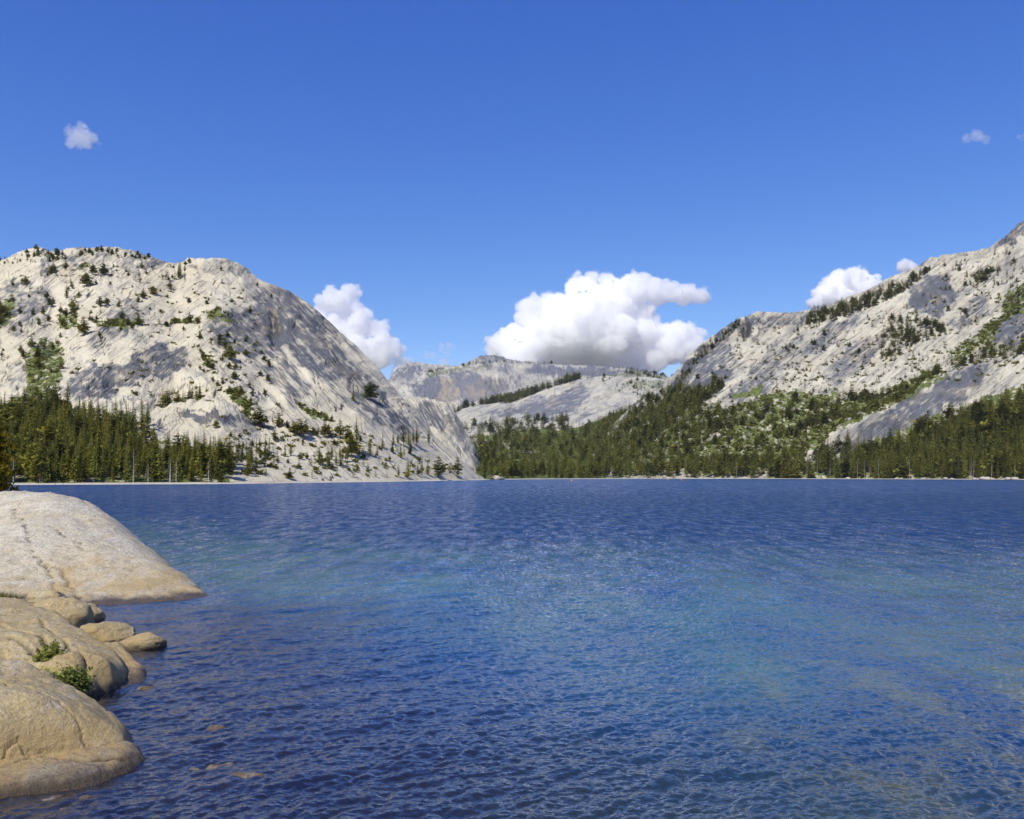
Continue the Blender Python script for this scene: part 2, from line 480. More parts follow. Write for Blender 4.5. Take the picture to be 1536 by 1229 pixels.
def colA(u, py, X, Y):
    tone = patches(u, py, [(235, 545, 48, 26, 12, .75), (150, 572, 62, 26, 12, .75), (30, 460, 46, 40, 40, .45), (100, 405, 22, 24, 0, .35), (375, 500, 70, 38, -8, .55), (455, 500, 95, 40, -46, .55), (420, 560, 60, 22, -40, .3), (560, 600, 80, 20, -50, .40), (590, 620, 60, 14, -50, .35), (190, 475, 40, 18, 20, .35), (320, 625, 45, 7, -3, .85), (160, 500, 36, 16, 30, .4), (330, 402, 55, 12, 0, .35), (180, 390, 90, 16, 0, .35), (370, 640, 40, 9, -5, .4), (20, 560, 30, 16, 30, .35)], 5)
    a, b = rot(u, py, -46); a1, b1 = rot(u, py, 35)
    s = sstep(300, 430, u)
    st = lerp(fbm(a1 / 60, b1 / 16, 5, 41, .55), fbm(a / 110, b / 10, 5, 43, .55), s)
    tone = tone * (1.0 + .9 * fbm(u / 14, py / 10, 4, 71)) + st * lerp(.26, .50, s) + .06 + .12 * s
    tone = tone - .26 * sstep(600, 660, py) * s - .10
    warm = sstep(.05, .6, fbm(u / 40, py / 22, 4, 91)) * .22 + patches(u, py, [(410, 480, 8, 22, 10, .5), (250, 590, 20, 12, 30, .25), (270, 430, 60, 25, 0, .12), (105, 410, 16, 16, 30, .3)], 7)
    veg = ragged(u, py, vegA, 3, 12) * .60
    ledge = sstep(.30, .62, fbm(a1 / 34, b1 / 7, 4, 15, .62)) * sstep(.0, .35, fbm(u / 70, py / 60, 3, 16) + .22) * sstep(430, 380, u - (py - 560) * .4)
    veg = np.maximum(veg, ledge * .38)
    crk = sstep(.90, .975, lerp(ridged(a1 / 80, b1 / 22, 3, 61), ridged(a / 150, b / 20, 3, 63), s)) * sstep(-.1, .25, fbm(u / 40, py / 40, 2, 64))
    crk = np.maximum(crk * .5, joints(u, py, a1, b1, 61) * (1 - s) + joints(u, py, a, b, 71) * s)
    crk = np.maximum(crk, patches(u, py, [(412, 486, 7, 22, 14, .95), (262, 588, 40, 2.2, 10, .8), (300, 618, 45, 1.6, -8, .9), (455, 470, 80, 1.4, -47, .5), (590, 590, 60, 1.4, -50, .5), (215, 610, 26, 1.6, -15, .6)], 11))
    return tone, veg, warm, crk

# ---- B: small dome behind its right foot
LB = Layer([(540, 720), (570, 640), (600, 600), (625, 597), (650, 599), (672, 610), (690, 632), (705, 657), (716, 680), (722, 705), (735, 730)],
           [(500, 1750), (740, 1500)], [(500, 1150), (740, 1150)], .5, .8)
LB.relief = lambda u, py, X, Y, t: fbm(u / 30, py / 40, 5, 5) * 7 + ridged(rot(u, py, -60)[0] / 70, rot(u, py, -60)[1] / 12, 3, 8) * 3
def colB(u, py, X, Y):
    a, b = rot(u, py, -60)
    tone = patches(u, py, [(650, 625, 30, 22, -30, .4)], 9) + fbm(a / 60, b / 7, 5, 4, .6) * .4 + .16
    return tone, np.zeros_like(u), sstep(.1, .7, fbm(u / 30, py / 30, 3, 8)) * .3, joints(u, py, a, b, 98)

# ---- C: far domes up the valley, two ridges
LC1 = Layer([(520, 640), (560, 600), (588, 562), (600, 549), (620, 543), (650, 546), (688, 549), (706, 540), (722, 532), (745, 533), (775, 541), (800, 544), (850, 547), (900, 549), (940, 552), (975, 559), (1010, 566), (1060, 585), (1200, 640)],
            [(500, 5300), (1200, 5300)], [(500, 3300), (1200, 3300)], .85, .8, 4)
LC1.relief = lambda u, py, X, Y, t: (fbm(u / 60, py / 26, 4, 15) * 30) * sstep(0, 12, py - LC1.top(u) + 4) + fbm(u / 5, py / 5, 3, 88) * 7
def colC1(u, py, X, Y):
    st = fbm(u / 9, py / 40, 4, 4, .6)
    tone = patches(u, py, [(690, 585, 70, 22, 0, .75), (860, 558, 70, 9, 0, .8), (610, 556, 22, 12, 0, .5), (740, 540, 30, 8, 0, .5)], 9) * (.8 + .3 * st) + fbm(u / 26, py / 14, 4, 46) * .30 + .26
    warm = patches(u, py, [(672, 588, 17, 24, 0, .75), (735, 580, 30, 16, 0, .25), (715, 592, 16, 12, 0, .3)], 3) * (.7 + .5 * st)
    veg = ragged(u, py, [[(640, 560), (700, 548), (760, 548), (690, 556), (640, 568)], [(680, 612), (800, 600), (880, 568), (960, 555), (1100, 600), (1100, 700), (600, 720)]], 5, 5, 8) * .5
    return tone, veg, warm, np.zeros_like(u)
LC2 = Layer([(640, 690), (660, 640), (680, 622), (700, 612), (735, 606), (765, 602), (800, 590), (830, 577), (865, 567), (900, 564), (950, 565), (985, 568), (1015, 575), (1060, 600), (1200, 660)],
            [(600, 3900), (1200, 3900)], [(600, 2250), (1200, 2250)], .5, .6, 5)
LC2.relief = lambda u, py, X, Y, t: (fbm(u / 40, py / 22, 5, 25) * 20 + ridged(rot(u, py, 20)[0] / 60, rot(u, py, 20)[1] / 12, 4, 8) * 8) * sstep(0, 12, py - LC2.top(u) + 5)
def colC2(u, py, X, Y):
    a, b = rot(u, py, 22)
    st = fbm(a / 50, b / 6, 5, 14, .6)
    tone = patches(u, py, [(840, 605, 50, 16, 20, .55), (780, 612, 50, 10, 20, .45), (830, 622, 60, 10, 0, .3)], 9) + st * .35 + .08
    warm = sstep(.1, .7, fbm(u / 30, py / 14, 3, 8)) * .28
    veg = ragged(u, py, [[(930, 572), (1000, 570), (990, 590), (940, 582)]], 5, 8, 10) * .5
    return tone, veg, warm, np.maximum(sstep(.86, .97, ridged(a / 40, b / 9, 3, 6)) * .4, joints(u, py, a, b, 95, .8) * .7)

# ---- D: long mountain on the right
LD = Layer([(800, 735), (850, 700), (900, 655), (935, 622), (960, 602), (985, 590), (1008, 566), (1030, 537), (1060, 510), (1090, 489), (1115, 475), (1150, 471), (1200, 469), (1240, 462), (1290, 440), (1330, 419), (1378, 400), (1392, 389), (1440, 381), (1480, 373), (1505, 360), (1520, 342), (1536, 331), (1600, 300), (1750, 270), (2100, 250), (2500, 330)],
           [(800, 2300), (1100, 2200), (1536, 2150), (1900, 1900), (2500, 1500)], lambda u: shoreY(u) + 8, .35, .7)
def relD(u, py, X, Y, t):
    a, b = rot(u, py, 36)
    h = ridged(a / 170, b / 24, 3, 3, .45) * 5.0
    h += fbm(u / 120, py / 80, 3, 31) * 19
    lv = (b + fbm(u / 110, py / 60, 3, 5) * 14) / 30
    fr = lv - np.floor(lv)
    h += (sstep(0, .22, fr) - fr) * 10 * np.clip(.5 + .8 * fbm(u / 60, py / 60, 2, 7), 0, 1.2)
    h += fbm(a / 38, b / 8, 3, 19, .5) * 3.0
    l2 = (b + fbm(u / 50, py / 30, 3, 45) * 8) / 11; f2 = l2 - np.floor(l2)
    h += (sstep(0, .2, f2) - f2) * 5.0 * sstep(-.05, .4, fbm(u / 55, py / 40, 3, 47))
    h += -42 * np.exp(-(((u - 1118) / 5) ** 2 + ((py - 494) / 13) ** 2)) + 18 * np.exp(-(((u - 1132) / 9) ** 2 + ((py - 492) / 14) ** 2))
    h += 26 * np.exp(-((rot(u - 1370, py - 625, 32)[1] / 24) ** 2 + (rot(u - 1370, py - 625, 32)[0] / 130) ** 2))
    h += fbm(u / 8, py / 6, 4, 56, .6) * 5 * sstep(35, 0, py - LD.top(u))
    return h * sstep(0, 14, py - LD.top(u) + 5) + (fbm(u / 8, py / 6, 4, 59, .6) * 9 * sstep(1440, 1530, u) + fbm(u / 9, py / 7, 4, 60, .6) * 3.5) * sstep(50, 0, py - LD.top(u))
LD.relief = relD
vegD = [[(985, 700), (1010, 672), (1060, 640), (1090, 615), (1130, 600), (1160, 585), (1235, 590), (1262, 600), (1290, 590), (1330, 585), (1395, 555), (1420, 565), (1370, 590), (1300, 620), (1262, 640), (1240, 660), (1190, 690), (1100, 712)],
        [(1425, 530), (1470, 495), (1500, 470), (1512, 445), (1536, 425), (1600, 400), (1600, 450), (1520, 470), (1480, 510), (1440, 540)],
        [(1230, 610), (1300, 600), (1400, 560), (1430, 560), (1340, 610), (1260, 640)],
        [(1150, 705), (1250, 690), (1330, 655), (1400, 625), (1470, 600), (1536, 572), (1700, 520), (1700, 725), (1150, 722)],
        [(1100, 590), (1150, 575), (1140, 590), (1105, 600)],
        [(925, 712), (940, 668), (1010, 622), (1070, 604), (1110, 625), (1060, 670), (1010, 712)],
        [(820, 725), (880, 670), (960, 615), (1000, 590), (1060, 580), (1075, 590), (1000, 640), (930, 700), (900, 722)]]
rockD = [[(1240, 650), (1300, 640), (1350, 620), (1420, 585), (1490, 560), (1560, 545), (1560, 572), (1480, 590), (1400, 618), (1330, 645), (1250, 655)],
         [(1040, 665), (1075, 648), (1085, 652), (1050, 668)]]
def colD(u, py, X, Y):
    a, b = rot(u, py, 38)
    st = fbm(a / 80, b / 9, 5, 4, .55)
    tone = patches(u, py, [(1400, 445, 40, 32, 25, .65), (1520, 495, 40, 30, 30, .6), (1370, 620, 140, 24, 32, .65), (1050, 560, 60, 30, 38, .5), (1150, 560, 80, 22, 38, .3), (1280, 540, 60, 20, 38, .35), (1170, 480, 50, 12, 10, .3), (1120, 490, 10, 16, 0, .5), (1040, 600, 80, 16, 38, .4), (1036, 546, 46, 9, 50, .8), (1088, 499, 34, 8, 36, .7), (1520, 350, 30, 14, 40, .6), (1250, 500, 60, 12, 38, .4), (1460, 470, 40, 14, 34, .4)], 5) * (1.0 + .7 * fbm(u / 12, py / 10, 4, 51)) + st * .34 + .12
    warm = sstep(.05, .7, fbm(u / 40, py / 24, 4, 93)) * .3 + patches(u, py, [(1310, 505, 40, 20, 38, .25)], 4)
    veg = ragged(u, py, vegD, 13, 14, 20)
    thin = fbm(u / 10, py / 8, 4, 66, .65)
    veg = veg * (.62 + .50 * thin)
    veg = veg * (1 - ragged(u, py, rockD, 23, 6, 10))
    band = sstep(.22, .55, fbm(a / 60, b / 9, 4, 35, .6)) * sstep(.0, .4, fbm(u / 80, py / 70, 3, 36) + .2)
    veg = np.maximum(veg, band * .40)
    crk = np.maximum(sstep(.90, .975, ridged(a / 120, b / 18, 3, 61)) * .6, joints(u, py, a, b, 81, .9))
    crk = np.maximum(crk, patches(u, py, [(1117, 494, 6, 18, 0, 1.3), (1140, 500, 16, 3, 20, .7), (1060, 530, 22, 2.5, 48, .8), (1290, 645, 60, 8, 25, .45)], 3))
    return tone, veg, warm, crk

# ---- G: valley floor and the forested saddle
LG = Layer([(-3000, 712), (-900, 700), (500, 702), (600, 700), (680, 660), (768, 645), (830, 648), (870, 642), (905, 628), (945, 610), (985, 596), (1012, 586), (1040, 592), (1080, 625), (1150, 690), (1300, 706), (2400, 700), (4000, 712)],
           [(-3000, 3000), (500, 3200), (700, 2900), (1100, 2500), (4000, 3000)], lambda u: shoreY(u) - 60, .1, .12, 10)
def relG(u, py, X, Y, t):
    return (fbm(X / 160, Y / 160, 4, 3) * 9) * sstep(0, 120, Y - shoreY(u))
LG.relief = relG
def g_point(u, t):
    X, Y, z, py = Layer.point(LG, u, t)
    d = Y - shoreY(u)
    sand = .55 * sstep(-3, 6, d) + np.clip(d - 6, 0, 60) * .02
    zz = np.where(d < 0, d * .06, np.maximum(sand, 0) + np.clip(d, 0, 1e5) * .001)
    k = sstep(30, 260, d)
    zz = zz * (1 - k) + np.maximum(z, zz) * k
    return X, Y, zz, py
LG.point = g_point
def colG(u, py, X, Y):
    d = Y - shoreY(u)
    tone = .1 + fbm(X / 30, Y / 30, 4, 3) * .25
    veg = sstep(10, 22, d + fbm(X / 12, Y / 12, 3, 9) * 6) * .75
    veg = veg * (1 - ragged(u, py, [[(745, 664), (772, 664), (770, 672), (750, 672)], [(690, 690), (705, 655), (730, 660), (728, 700)], [(780, 675), (810, 673), (812, 680), (782, 680)], [(885, 680), (960, 668), (1000, 655), (1010, 662), (960, 680), (890, 690)]], 5, 5, 8))
    return tone, veg, np.full_like(u, .08), np.zeros_like(u)

def build_layer(name, L, us, ts, colf, mat, ext=None):
    U, T = np.meshgrid(us, ts)
    X, Y, z, py = L.point(U, T)
    me = mesh_from(name, np.stack([X, Y, z], -1).reshape(-1, 3), grid_faces(len(ts), len(us)))
    py = np.where(T <= 1.0, HOR - (z - CAMH) / Y * F, py)      # elevation coordinate of the finished surface
    tone, veg, warm, crk = colf(U, py, X, Y)
    attr(me, "tone", np.clip(tone, -.3, 1.2)); attr(me, "veg", veg); attr(me, "warm", warm); attr(me, "crack", np.clip(crk, 0, 1))
    if L is LA: ang = lerp(38.0, -46.0, sstep(160, 400, U + (py - 550) * .35))
    elif L is LD: ang = np.full_like(U, 38.)
    elif L is LB: ang = np.full_like(U, -60.)
    elif L is LC2: ang = np.full_like(U, 22.)
    else: ang = 14 - .20 * (U - 740)
    # two blended frames would shear; use a smooth field of across/along coordinates
    a_ = np.radians(ang)
    al = U * np.cos(a_) - py * np.sin(a_); ac = U * np.sin(a_) + py * np.cos(a_)
    if L is LA:
        s = sstep(250, 330, U + (py - 550) * .35)
        a1, b1 = rot(U, py, 36); a2, b2 = rot(U, py, -46)
        al = np.where(s > .5, a2, a1); ac = np.where(s > .5, b2, b1)
    attr(me, "flow", np.stack([ac, al, np.zeros_like(al)], -1).reshape(-1, 3), 'FLOAT_VECTOR')
    return tag(mobj(name, me, mat), kind="structure")

def tsamp(n, back=14, bmax=1.9):
    return np.concatenate([np.linspace(0, 1, n), 1 + (np.linspace(0, 1, back)[1:] ** 1.5) * (bmax - 1)])
def usamp(a, b, step, lo=None, hi=None, coarse=8):
    r = [np.arange(a, b, step)]
    if lo is not None: r.insert(0, np.arange(lo, a, coarse))
    if hi is not None: r.append(np.arange(b, hi, coarse))
    return np.concatenate(r)

M_SHORE = mat_granite("shore_ground", (.62, .55, .43), (.40, .36, .30))
build_layer("ground", LG, usamp(-60, 1600, 3, -3000, 4000, 20), np.concatenate([np.linspace(0, .12, 60)[:-1], np.linspace(.12, 1, 150), [1.1, 1.4, 2.2, 4]]), colG, M_SHORE)
build_layer("hill", LA, usamp(-80, 760, .9, -700, None), tsamp(420), colA, M_GRAN_A)
build_layer("hill", LB, usamp(540, 735, 1.0), tsamp(160), colB, M_GRAN_A)
build_layer("hill", LC2, usamp(640, 1100, 1.2), tsamp(120), colC2, M_GRAN_C)
build_layer("mountain", LC1, usamp(520, 1200, 1.2), tsamp(150), colC1, M_GRAN_C)
build_layer("mountain", LD, usamp(800, 1620, .9, None, 2500), tsamp(430), colD, M_GRAN_D)

# ------------------------------------------------------------------ lake: wave tiles from a wind spectrum
def wave_tile(N, L, lmin, lpeak, wdir, slope, seed, spread=2.0):
    r = np.random.default_rng(seed)
    k1 = np.fft.fftfreq(N, L / N) * 2 * np.pi
    KX, KY = np.meshgrid(k1, k1)
    K = np.hypot(KX, KY); K[0, 0] = 1
    kp = 2 * np.pi / lpeak
    th = np.arctan2(KY, KX) - wdir
    D = (np.abs(np.cos(th)) ** (2 * spread)) + .04
    S = np.exp(-1.25 * (kp / K) ** 2) / K ** 3.4 * D * np.exp(-(K * lmin / (2 * np.pi)) ** 2)
    S[0, 0] = 0
    A = np.sqrt(S) * (r.normal(size=(N, N)) + 1j * r.normal(size=(N, N)))
    sx = np.real(np.fft.ifft2(1j * KX * A)); sy = np.real(np.fft.ifft2(1j * KY * A))
    c = slope / math.sqrt((sx ** 2 + sy ** 2).mean())
    h = np.real(np.fft.ifft2(A)) * c
    dx = np.real(np.fft.ifft2(-1j * KX / K * A)) * c
    dy = np.real(np.fft.ifft2(-1j * KY / K * A)) * c
    return h, dx, dy, L
def tsample(tile, X, Y, ang=0.0):
    h, dx, dy, L = tile
    N = h.shape[0]
    c, s = math.cos(ang), math.sin(ang)
    x = (X * c + Y * s) / L * N; y = (-X * s + Y * c) / L * N
    xi = np.floor(x).astype(int); yi = np.floor(y).astype(int); fx = x - xi; fy = y - yi
    res = []
    for a in (h, dx, dy):
        r = (a[yi % N, xi % N] * (1 - fx) + a[yi % N, (xi + 1) % N] * fx) * (1 - fy) + (a[(yi + 1) % N, xi % N] * (1 - fx) + a[(yi + 1) % N, (xi + 1) % N] * fx) * fy
        res.append(r)
    return res[0], res[1] * c - res[2] * s, res[1] * s + res[2] * c
WD = math.radians(-52)
tile1 = wave_tile(512, 17.0, .08, .58, WD, .28, 4, 2.4)
tile2 = wave_tile(512, 22.0, .09, .38, WD + .5, .21, 9, 1.8)
tile3 = wave_tile(512, 140.0, .5, 2.6, WD - .1, .075, 14, 2.0)

WX0 = lambda px, Y: (px - 768) / F * Y
us = usamp(-120, 1660, 1.35, -1400, 3000, 14)
pys = np.concatenate([np.arange(1900, 1300, -12), np.arange(1300, 1000, -.95), np.arange(1000, 860, -.62), np.arange(860, 730, -.5), np.arange(730, 717.6, -.25)])
U, PY = np.meshgrid(us, pys)
Yw = CAMH * F / (PY - HOR); Xw = (U - 768) / F * Yw
h1, dx1, dy1 = tsample(tile1, Xw, Yw)
h2, dx2, dy2 = tsample(tile2, Xw, Yw, .3)
h3, dx3, dy3 = tsample(tile3, Xw, Yw, .2)
calm = .75 + .35 * fbm(Xw / 9, Yw / 14, 3, 4)
# calmer lee behind the rocks on the left
lee = sstep(-2, 3, Xw + 9.0 - .18 * (Yw - 12)) * .5 + .5
fine = sstep(120, 45, Yw) * calm * lee
lng = sstep(900, 250, Yw) * (.5 + .5 * lee)
zw = (h1 + h2) * fine + h3 * lng
ch = .7
xw = Xw + ((dx1 + dx2) * fine + dx3 * lng) * ch
yw = Yw + ((dy1 + dy2) * fine + dy3 * lng) * ch
me = mesh_from("lake_water", np.stack([xw, yw, zw], -1).reshape(-1, 3), grid_faces(len(pys), len(us)))
# colour of the water body: sandy shelf in the middle distance, dark rock near, deep beyond
shelf_in = 16.5 + .0 * Xw + fbm(Xw / 7, Yw / 9, 3, 8) * 3.0 + np.clip(-Xw, 0, 20) * .9 - np.clip(Xw, 0, 12) * .95
shelf_out = 36 + fbm(Xw / 12, Yw / 18, 3, 18) * 7 + np.clip(-Xw - 6, 0, 30) * 1.2
teal = sstep(-4, 10, Yw - shelf_in) * sstep(26, -6, Yw - shelf_out)
teal = teal * (.68 + .7 * fbm(Xw / 3.2, Yw / 6, 4, 12)) * lerp(1, .85, sstep(0, 8, Xw))
near = sstep(4, -6, Yw - shelf_in)
yel = sstep(.05, .7, fbm(Xw / 1.1, Yw / 1.8, 4, 31) + .25 * sstep(2, 10, Xw)) * sstep(26, 12, Yw) * sstep(-1, 6, Xw)
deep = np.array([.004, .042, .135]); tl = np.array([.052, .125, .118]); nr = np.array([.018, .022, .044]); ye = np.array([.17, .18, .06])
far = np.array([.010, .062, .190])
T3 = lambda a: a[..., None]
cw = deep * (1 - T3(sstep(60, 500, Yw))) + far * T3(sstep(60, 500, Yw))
cw = cw * (1 - T3(np.clip(teal, 0, 1))) + tl * T3(np.clip(teal, 0, 1))
nrx = nr * (1 - T3(sstep(-2, 5, Xw))) + np.array([.050, .090, .058]) * T3(sstep(-2, 5, Xw))
cw = cw * (1 - T3(near)) + nrx * T3(near)
cw = cw * (1 - T3(yel * .65)) + ye * T3(yel * .65)
cw = np.concatenate([np.clip(cw, 0, 1), np.ones(cw.shape[:2] + (1,))], -1)
attr(me, "body", cw.reshape(-1, 4), 'FLOAT_COLOR')
# how far the bed shows through: near bank only
clear = sstep(9.5, 0, Xw + 8.2 - .05 * (Yw - 12)) * sstep(32, 22, Yw) * .88
clear = np.maximum(clear, sstep(19, 11, Yw) * .50)
attr(me, "clear", clear)
attr(me, "rgh", lerp(.035, .14, sstep(25, 260, Yw)))
attr(me, "ripple", sstep(14, 60, Yw))
attr(me, "far", sstep(90, 300, Yw))

m = NT("lake_water")
P = m.n("ShaderNodeNewGeometry").outputs["Position"]
rip = m.noise(m.mapv(P, (.55, 1.0, 1), rot=(0, 0, .7)), 4.2, 4, .62)
rip2 = m.noise(m.mapv(P, (.6, 1, 1), rot=(0, 0, .6)), 1.15, 5, .65)
rip3 = m.noise(m.mapv(P, (1, .42, 1), rot=(0, 0, .3)), .20, 6, .72)
rip0 = m.noise(m.mapv(P, (.6, 1, 1), rot=(0, 0, .5)), 11, 3, .6)
hh = m.math('ADD', m.math('ADD', m.math('MULTIPLY', rip0, .013), m.math('MULTIPLY', rip, .045)), m.math('MULTIPLY', m.math('MULTIPLY', rip2, m.attr("ripple")), .30))
hh = m.math('ADD', hh, m.math('MULTIPLY', m.math('MULTIPLY', rip3, m.attr("ripple")), 1.5))
N = m.bump(hh, .8, 1.0)
g1 = m.math('SUBTRACT', m.noise(m.mapv(P, (1.1, .26, 1), rot=(0, 0, .25)), 1.0, 4, .7), .5)
g2 = m.math('SUBTRACT', m.noise(m.mapv(P, (.30, .045, 1), rot=(0, 0, .06)), 1.0, 5, .75), .5)
grp = m.math('ADD', .5, m.math('ADD', m.math('MULTIPLY', g1, m.math('MULTIPLY', m.attr("ripple"), .75)), m.math('MULTIPLY', g2, m.math('MULTIPLY', m.attr("far"), .6))))
cap = m.ramp(grp, .36, .64, .12, .80)
fr = m.n("ShaderNodeFresnel"); fr.inputs[0].default_value = 1.333; m.l(N, fr.inputs["Normal"])
gl = m.n("ShaderNodeBsdfGlossy"); gl.inputs[0].default_value = (1, 1, 1, 1); m.put(gl.inputs["Roughness"], m.attr("rgh")); m.l(N, gl.inputs["Normal"])
df = m.n("ShaderNodeBsdfDiffuse"); m.put(df.inputs[0], m.attr("body", "Color")); m.l(N, df.inputs["Normal"])
tr = m.n("ShaderNodeBsdfTransparent"); tr.inputs[0].default_value = (.72, .80, .86, 1)
rf = m.n("ShaderNodeBsdfRefraction"); rf.inputs["IOR"].default_value = 1.333; rf.inputs[0].default_value = (.86, .95, 1, 1); rf.inputs["Roughness"].default_value = 0; m.l(N, rf.inputs["Normal"])
mx0 = m.n("ShaderNodeMixShader"); mx0.inputs[0].default_value = .45; m.l(tr.outputs[0], mx0.inputs[1]); m.l(rf.outputs[0], mx0.inputs[2])
mx1 = m.n("ShaderNodeMixShader"); m.put(mx1.inputs[0], m.attr("clear")); m.l(df.outputs[0], mx1.inputs[1]); m.l(mx0.outputs[0], mx1.inputs[2])
mx2 = m.n("ShaderNodeMixShader"); m.l(m.math('MINIMUM', m.math('MULTIPLY', fr.outputs[0], m.ramp(grp, .36, .64, .7, 3.6)), cap), mx2.inputs[0]); m.l(mx1.outputs[0], mx2.inputs[1]); m.l(gl.outputs[0], mx2.inputs[2])
M_WATER = m.fin(mx2.outputs[0])
tag(mobj("lake_water", me, M_WATER), kind="structure")

# ------------------------------------------------------------------ lake bed
bx = np.concatenate([np.arange(-60, -16, 2.0), np.arange(-16, 16, .12), np.arange(16, 60, 2.0)])
by = np.concatenate([np.arange(-30, 4, 1.5), np.arange(4, 26, .12), np.arange(26, 60, 1.5), np.arange(60, 300, 20)])
BX, BY = np.meshgrid(bx, by)
off = BX + 7.6 - .12 * (BY - 12)           # distance out from the bank
bz = -.16 - .11 * np.clip(off, 0, 18) - .10 * np.clip(BY - 12, 0, 20)
bz = bz + .45 * ridged(BX / 1.8, BY / 2.4, 4, 5) * sstep(-1, 5, off) * .45 + fbm(BX / .6, BY / .6, 4, 7) * .07
bz = np.maximum(bz, -4.5) - .1
me = mesh_from("lake_bed", np.stack([BX, BY, np.minimum(bz, -.06)], -1).reshape(-1, 3), grid_faces(len(by), len(bx)))
m = NT("lake_bed")
P = m.n("ShaderNodeNewGeometry").outputs["Position"]
c = m.mix(m.ramp(m.noise(P, .9, 6, .7), .35, .65), (.115, .072, .055), (.26, .20, .13))
c = m.mix(m.ramp(m.voro(P, 2.4, 'DISTANCE_TO_EDGE'), 0, .12, 1, 0), c, (.04, .03, .03))
c = m.mix(m.ramp(m.noise(P, 5, 5, .7), .62, .72), c, (.34, .30, .14))
c = m.mix(m.ramp(m.noise(P, 2.1, 3, .6), .60, .72), c, (.20, .07, .05))
M_BED = m.fin(m.pri(c, .9, m.bump(m.noise(P, 3, 6, .7), .6, .3), .2))
tag(mobj("lake_bed", me, M_BED), kind="structure")

# ------------------------------------------------------------------ foreground granite
def W(px, py, Y):
    return ((px - 768) / F * Y, Y, CAMH + (HOR - py) / F * Y)
def W0(px, py, z=0.0):
    Y = (CAMH - z) * F / (py - HOR)
    return ((px - 768) / F * Y, Y, z)

def tps(pts, smooth=1e-3):
    p = np.array(pts, float); xy = p[:, :2]; z = p[:, 2]
    n = len(p)
    r2 = ((xy[:, None] - xy[None]) ** 2).sum(-1)
    K = .5 * r2 * np.log(r2 + 1e-9) + np.eye(n) * smooth
    Pm = np.c_[np.ones(n), xy]
    A = np.zeros((n + 3, n + 3)); A[:n, :n] = K; A[:n, n:] = Pm; A[n:, :n] = Pm.T
    s = np.linalg.solve(A, np.r_[z, 0, 0, 0])
    def f(x, y):
        o = s[n] + s[n + 1] * x + s[n + 2] * y
        for i in range(n):
            r = (x - xy[i, 0]) ** 2 + (y - xy[i, 1]) ** 2
            o = o + s[i] * .5 * r * np.log(r + 1e-9)
        return o
    return f

def segdist(x, y, poly, closed=False):
    d = np.full(np.shape(x), 1e9)
    n = len(poly)
    for i in range(n if closed else n - 1):
        ax, ay = poly[i][:2]; bx_, by_ = poly[(i + 1) % n][:2]
        vx, vy = bx_ - ax, by_ - ay
        t = np.clip(((x - ax) * vx + (y - ay) * vy) / (vx * vx + vy * vy + 1e-9), 0, 1)
        d = np.minimum(d, np.hypot(x - ax - t * vx, y - ay - t * vy))
    return d

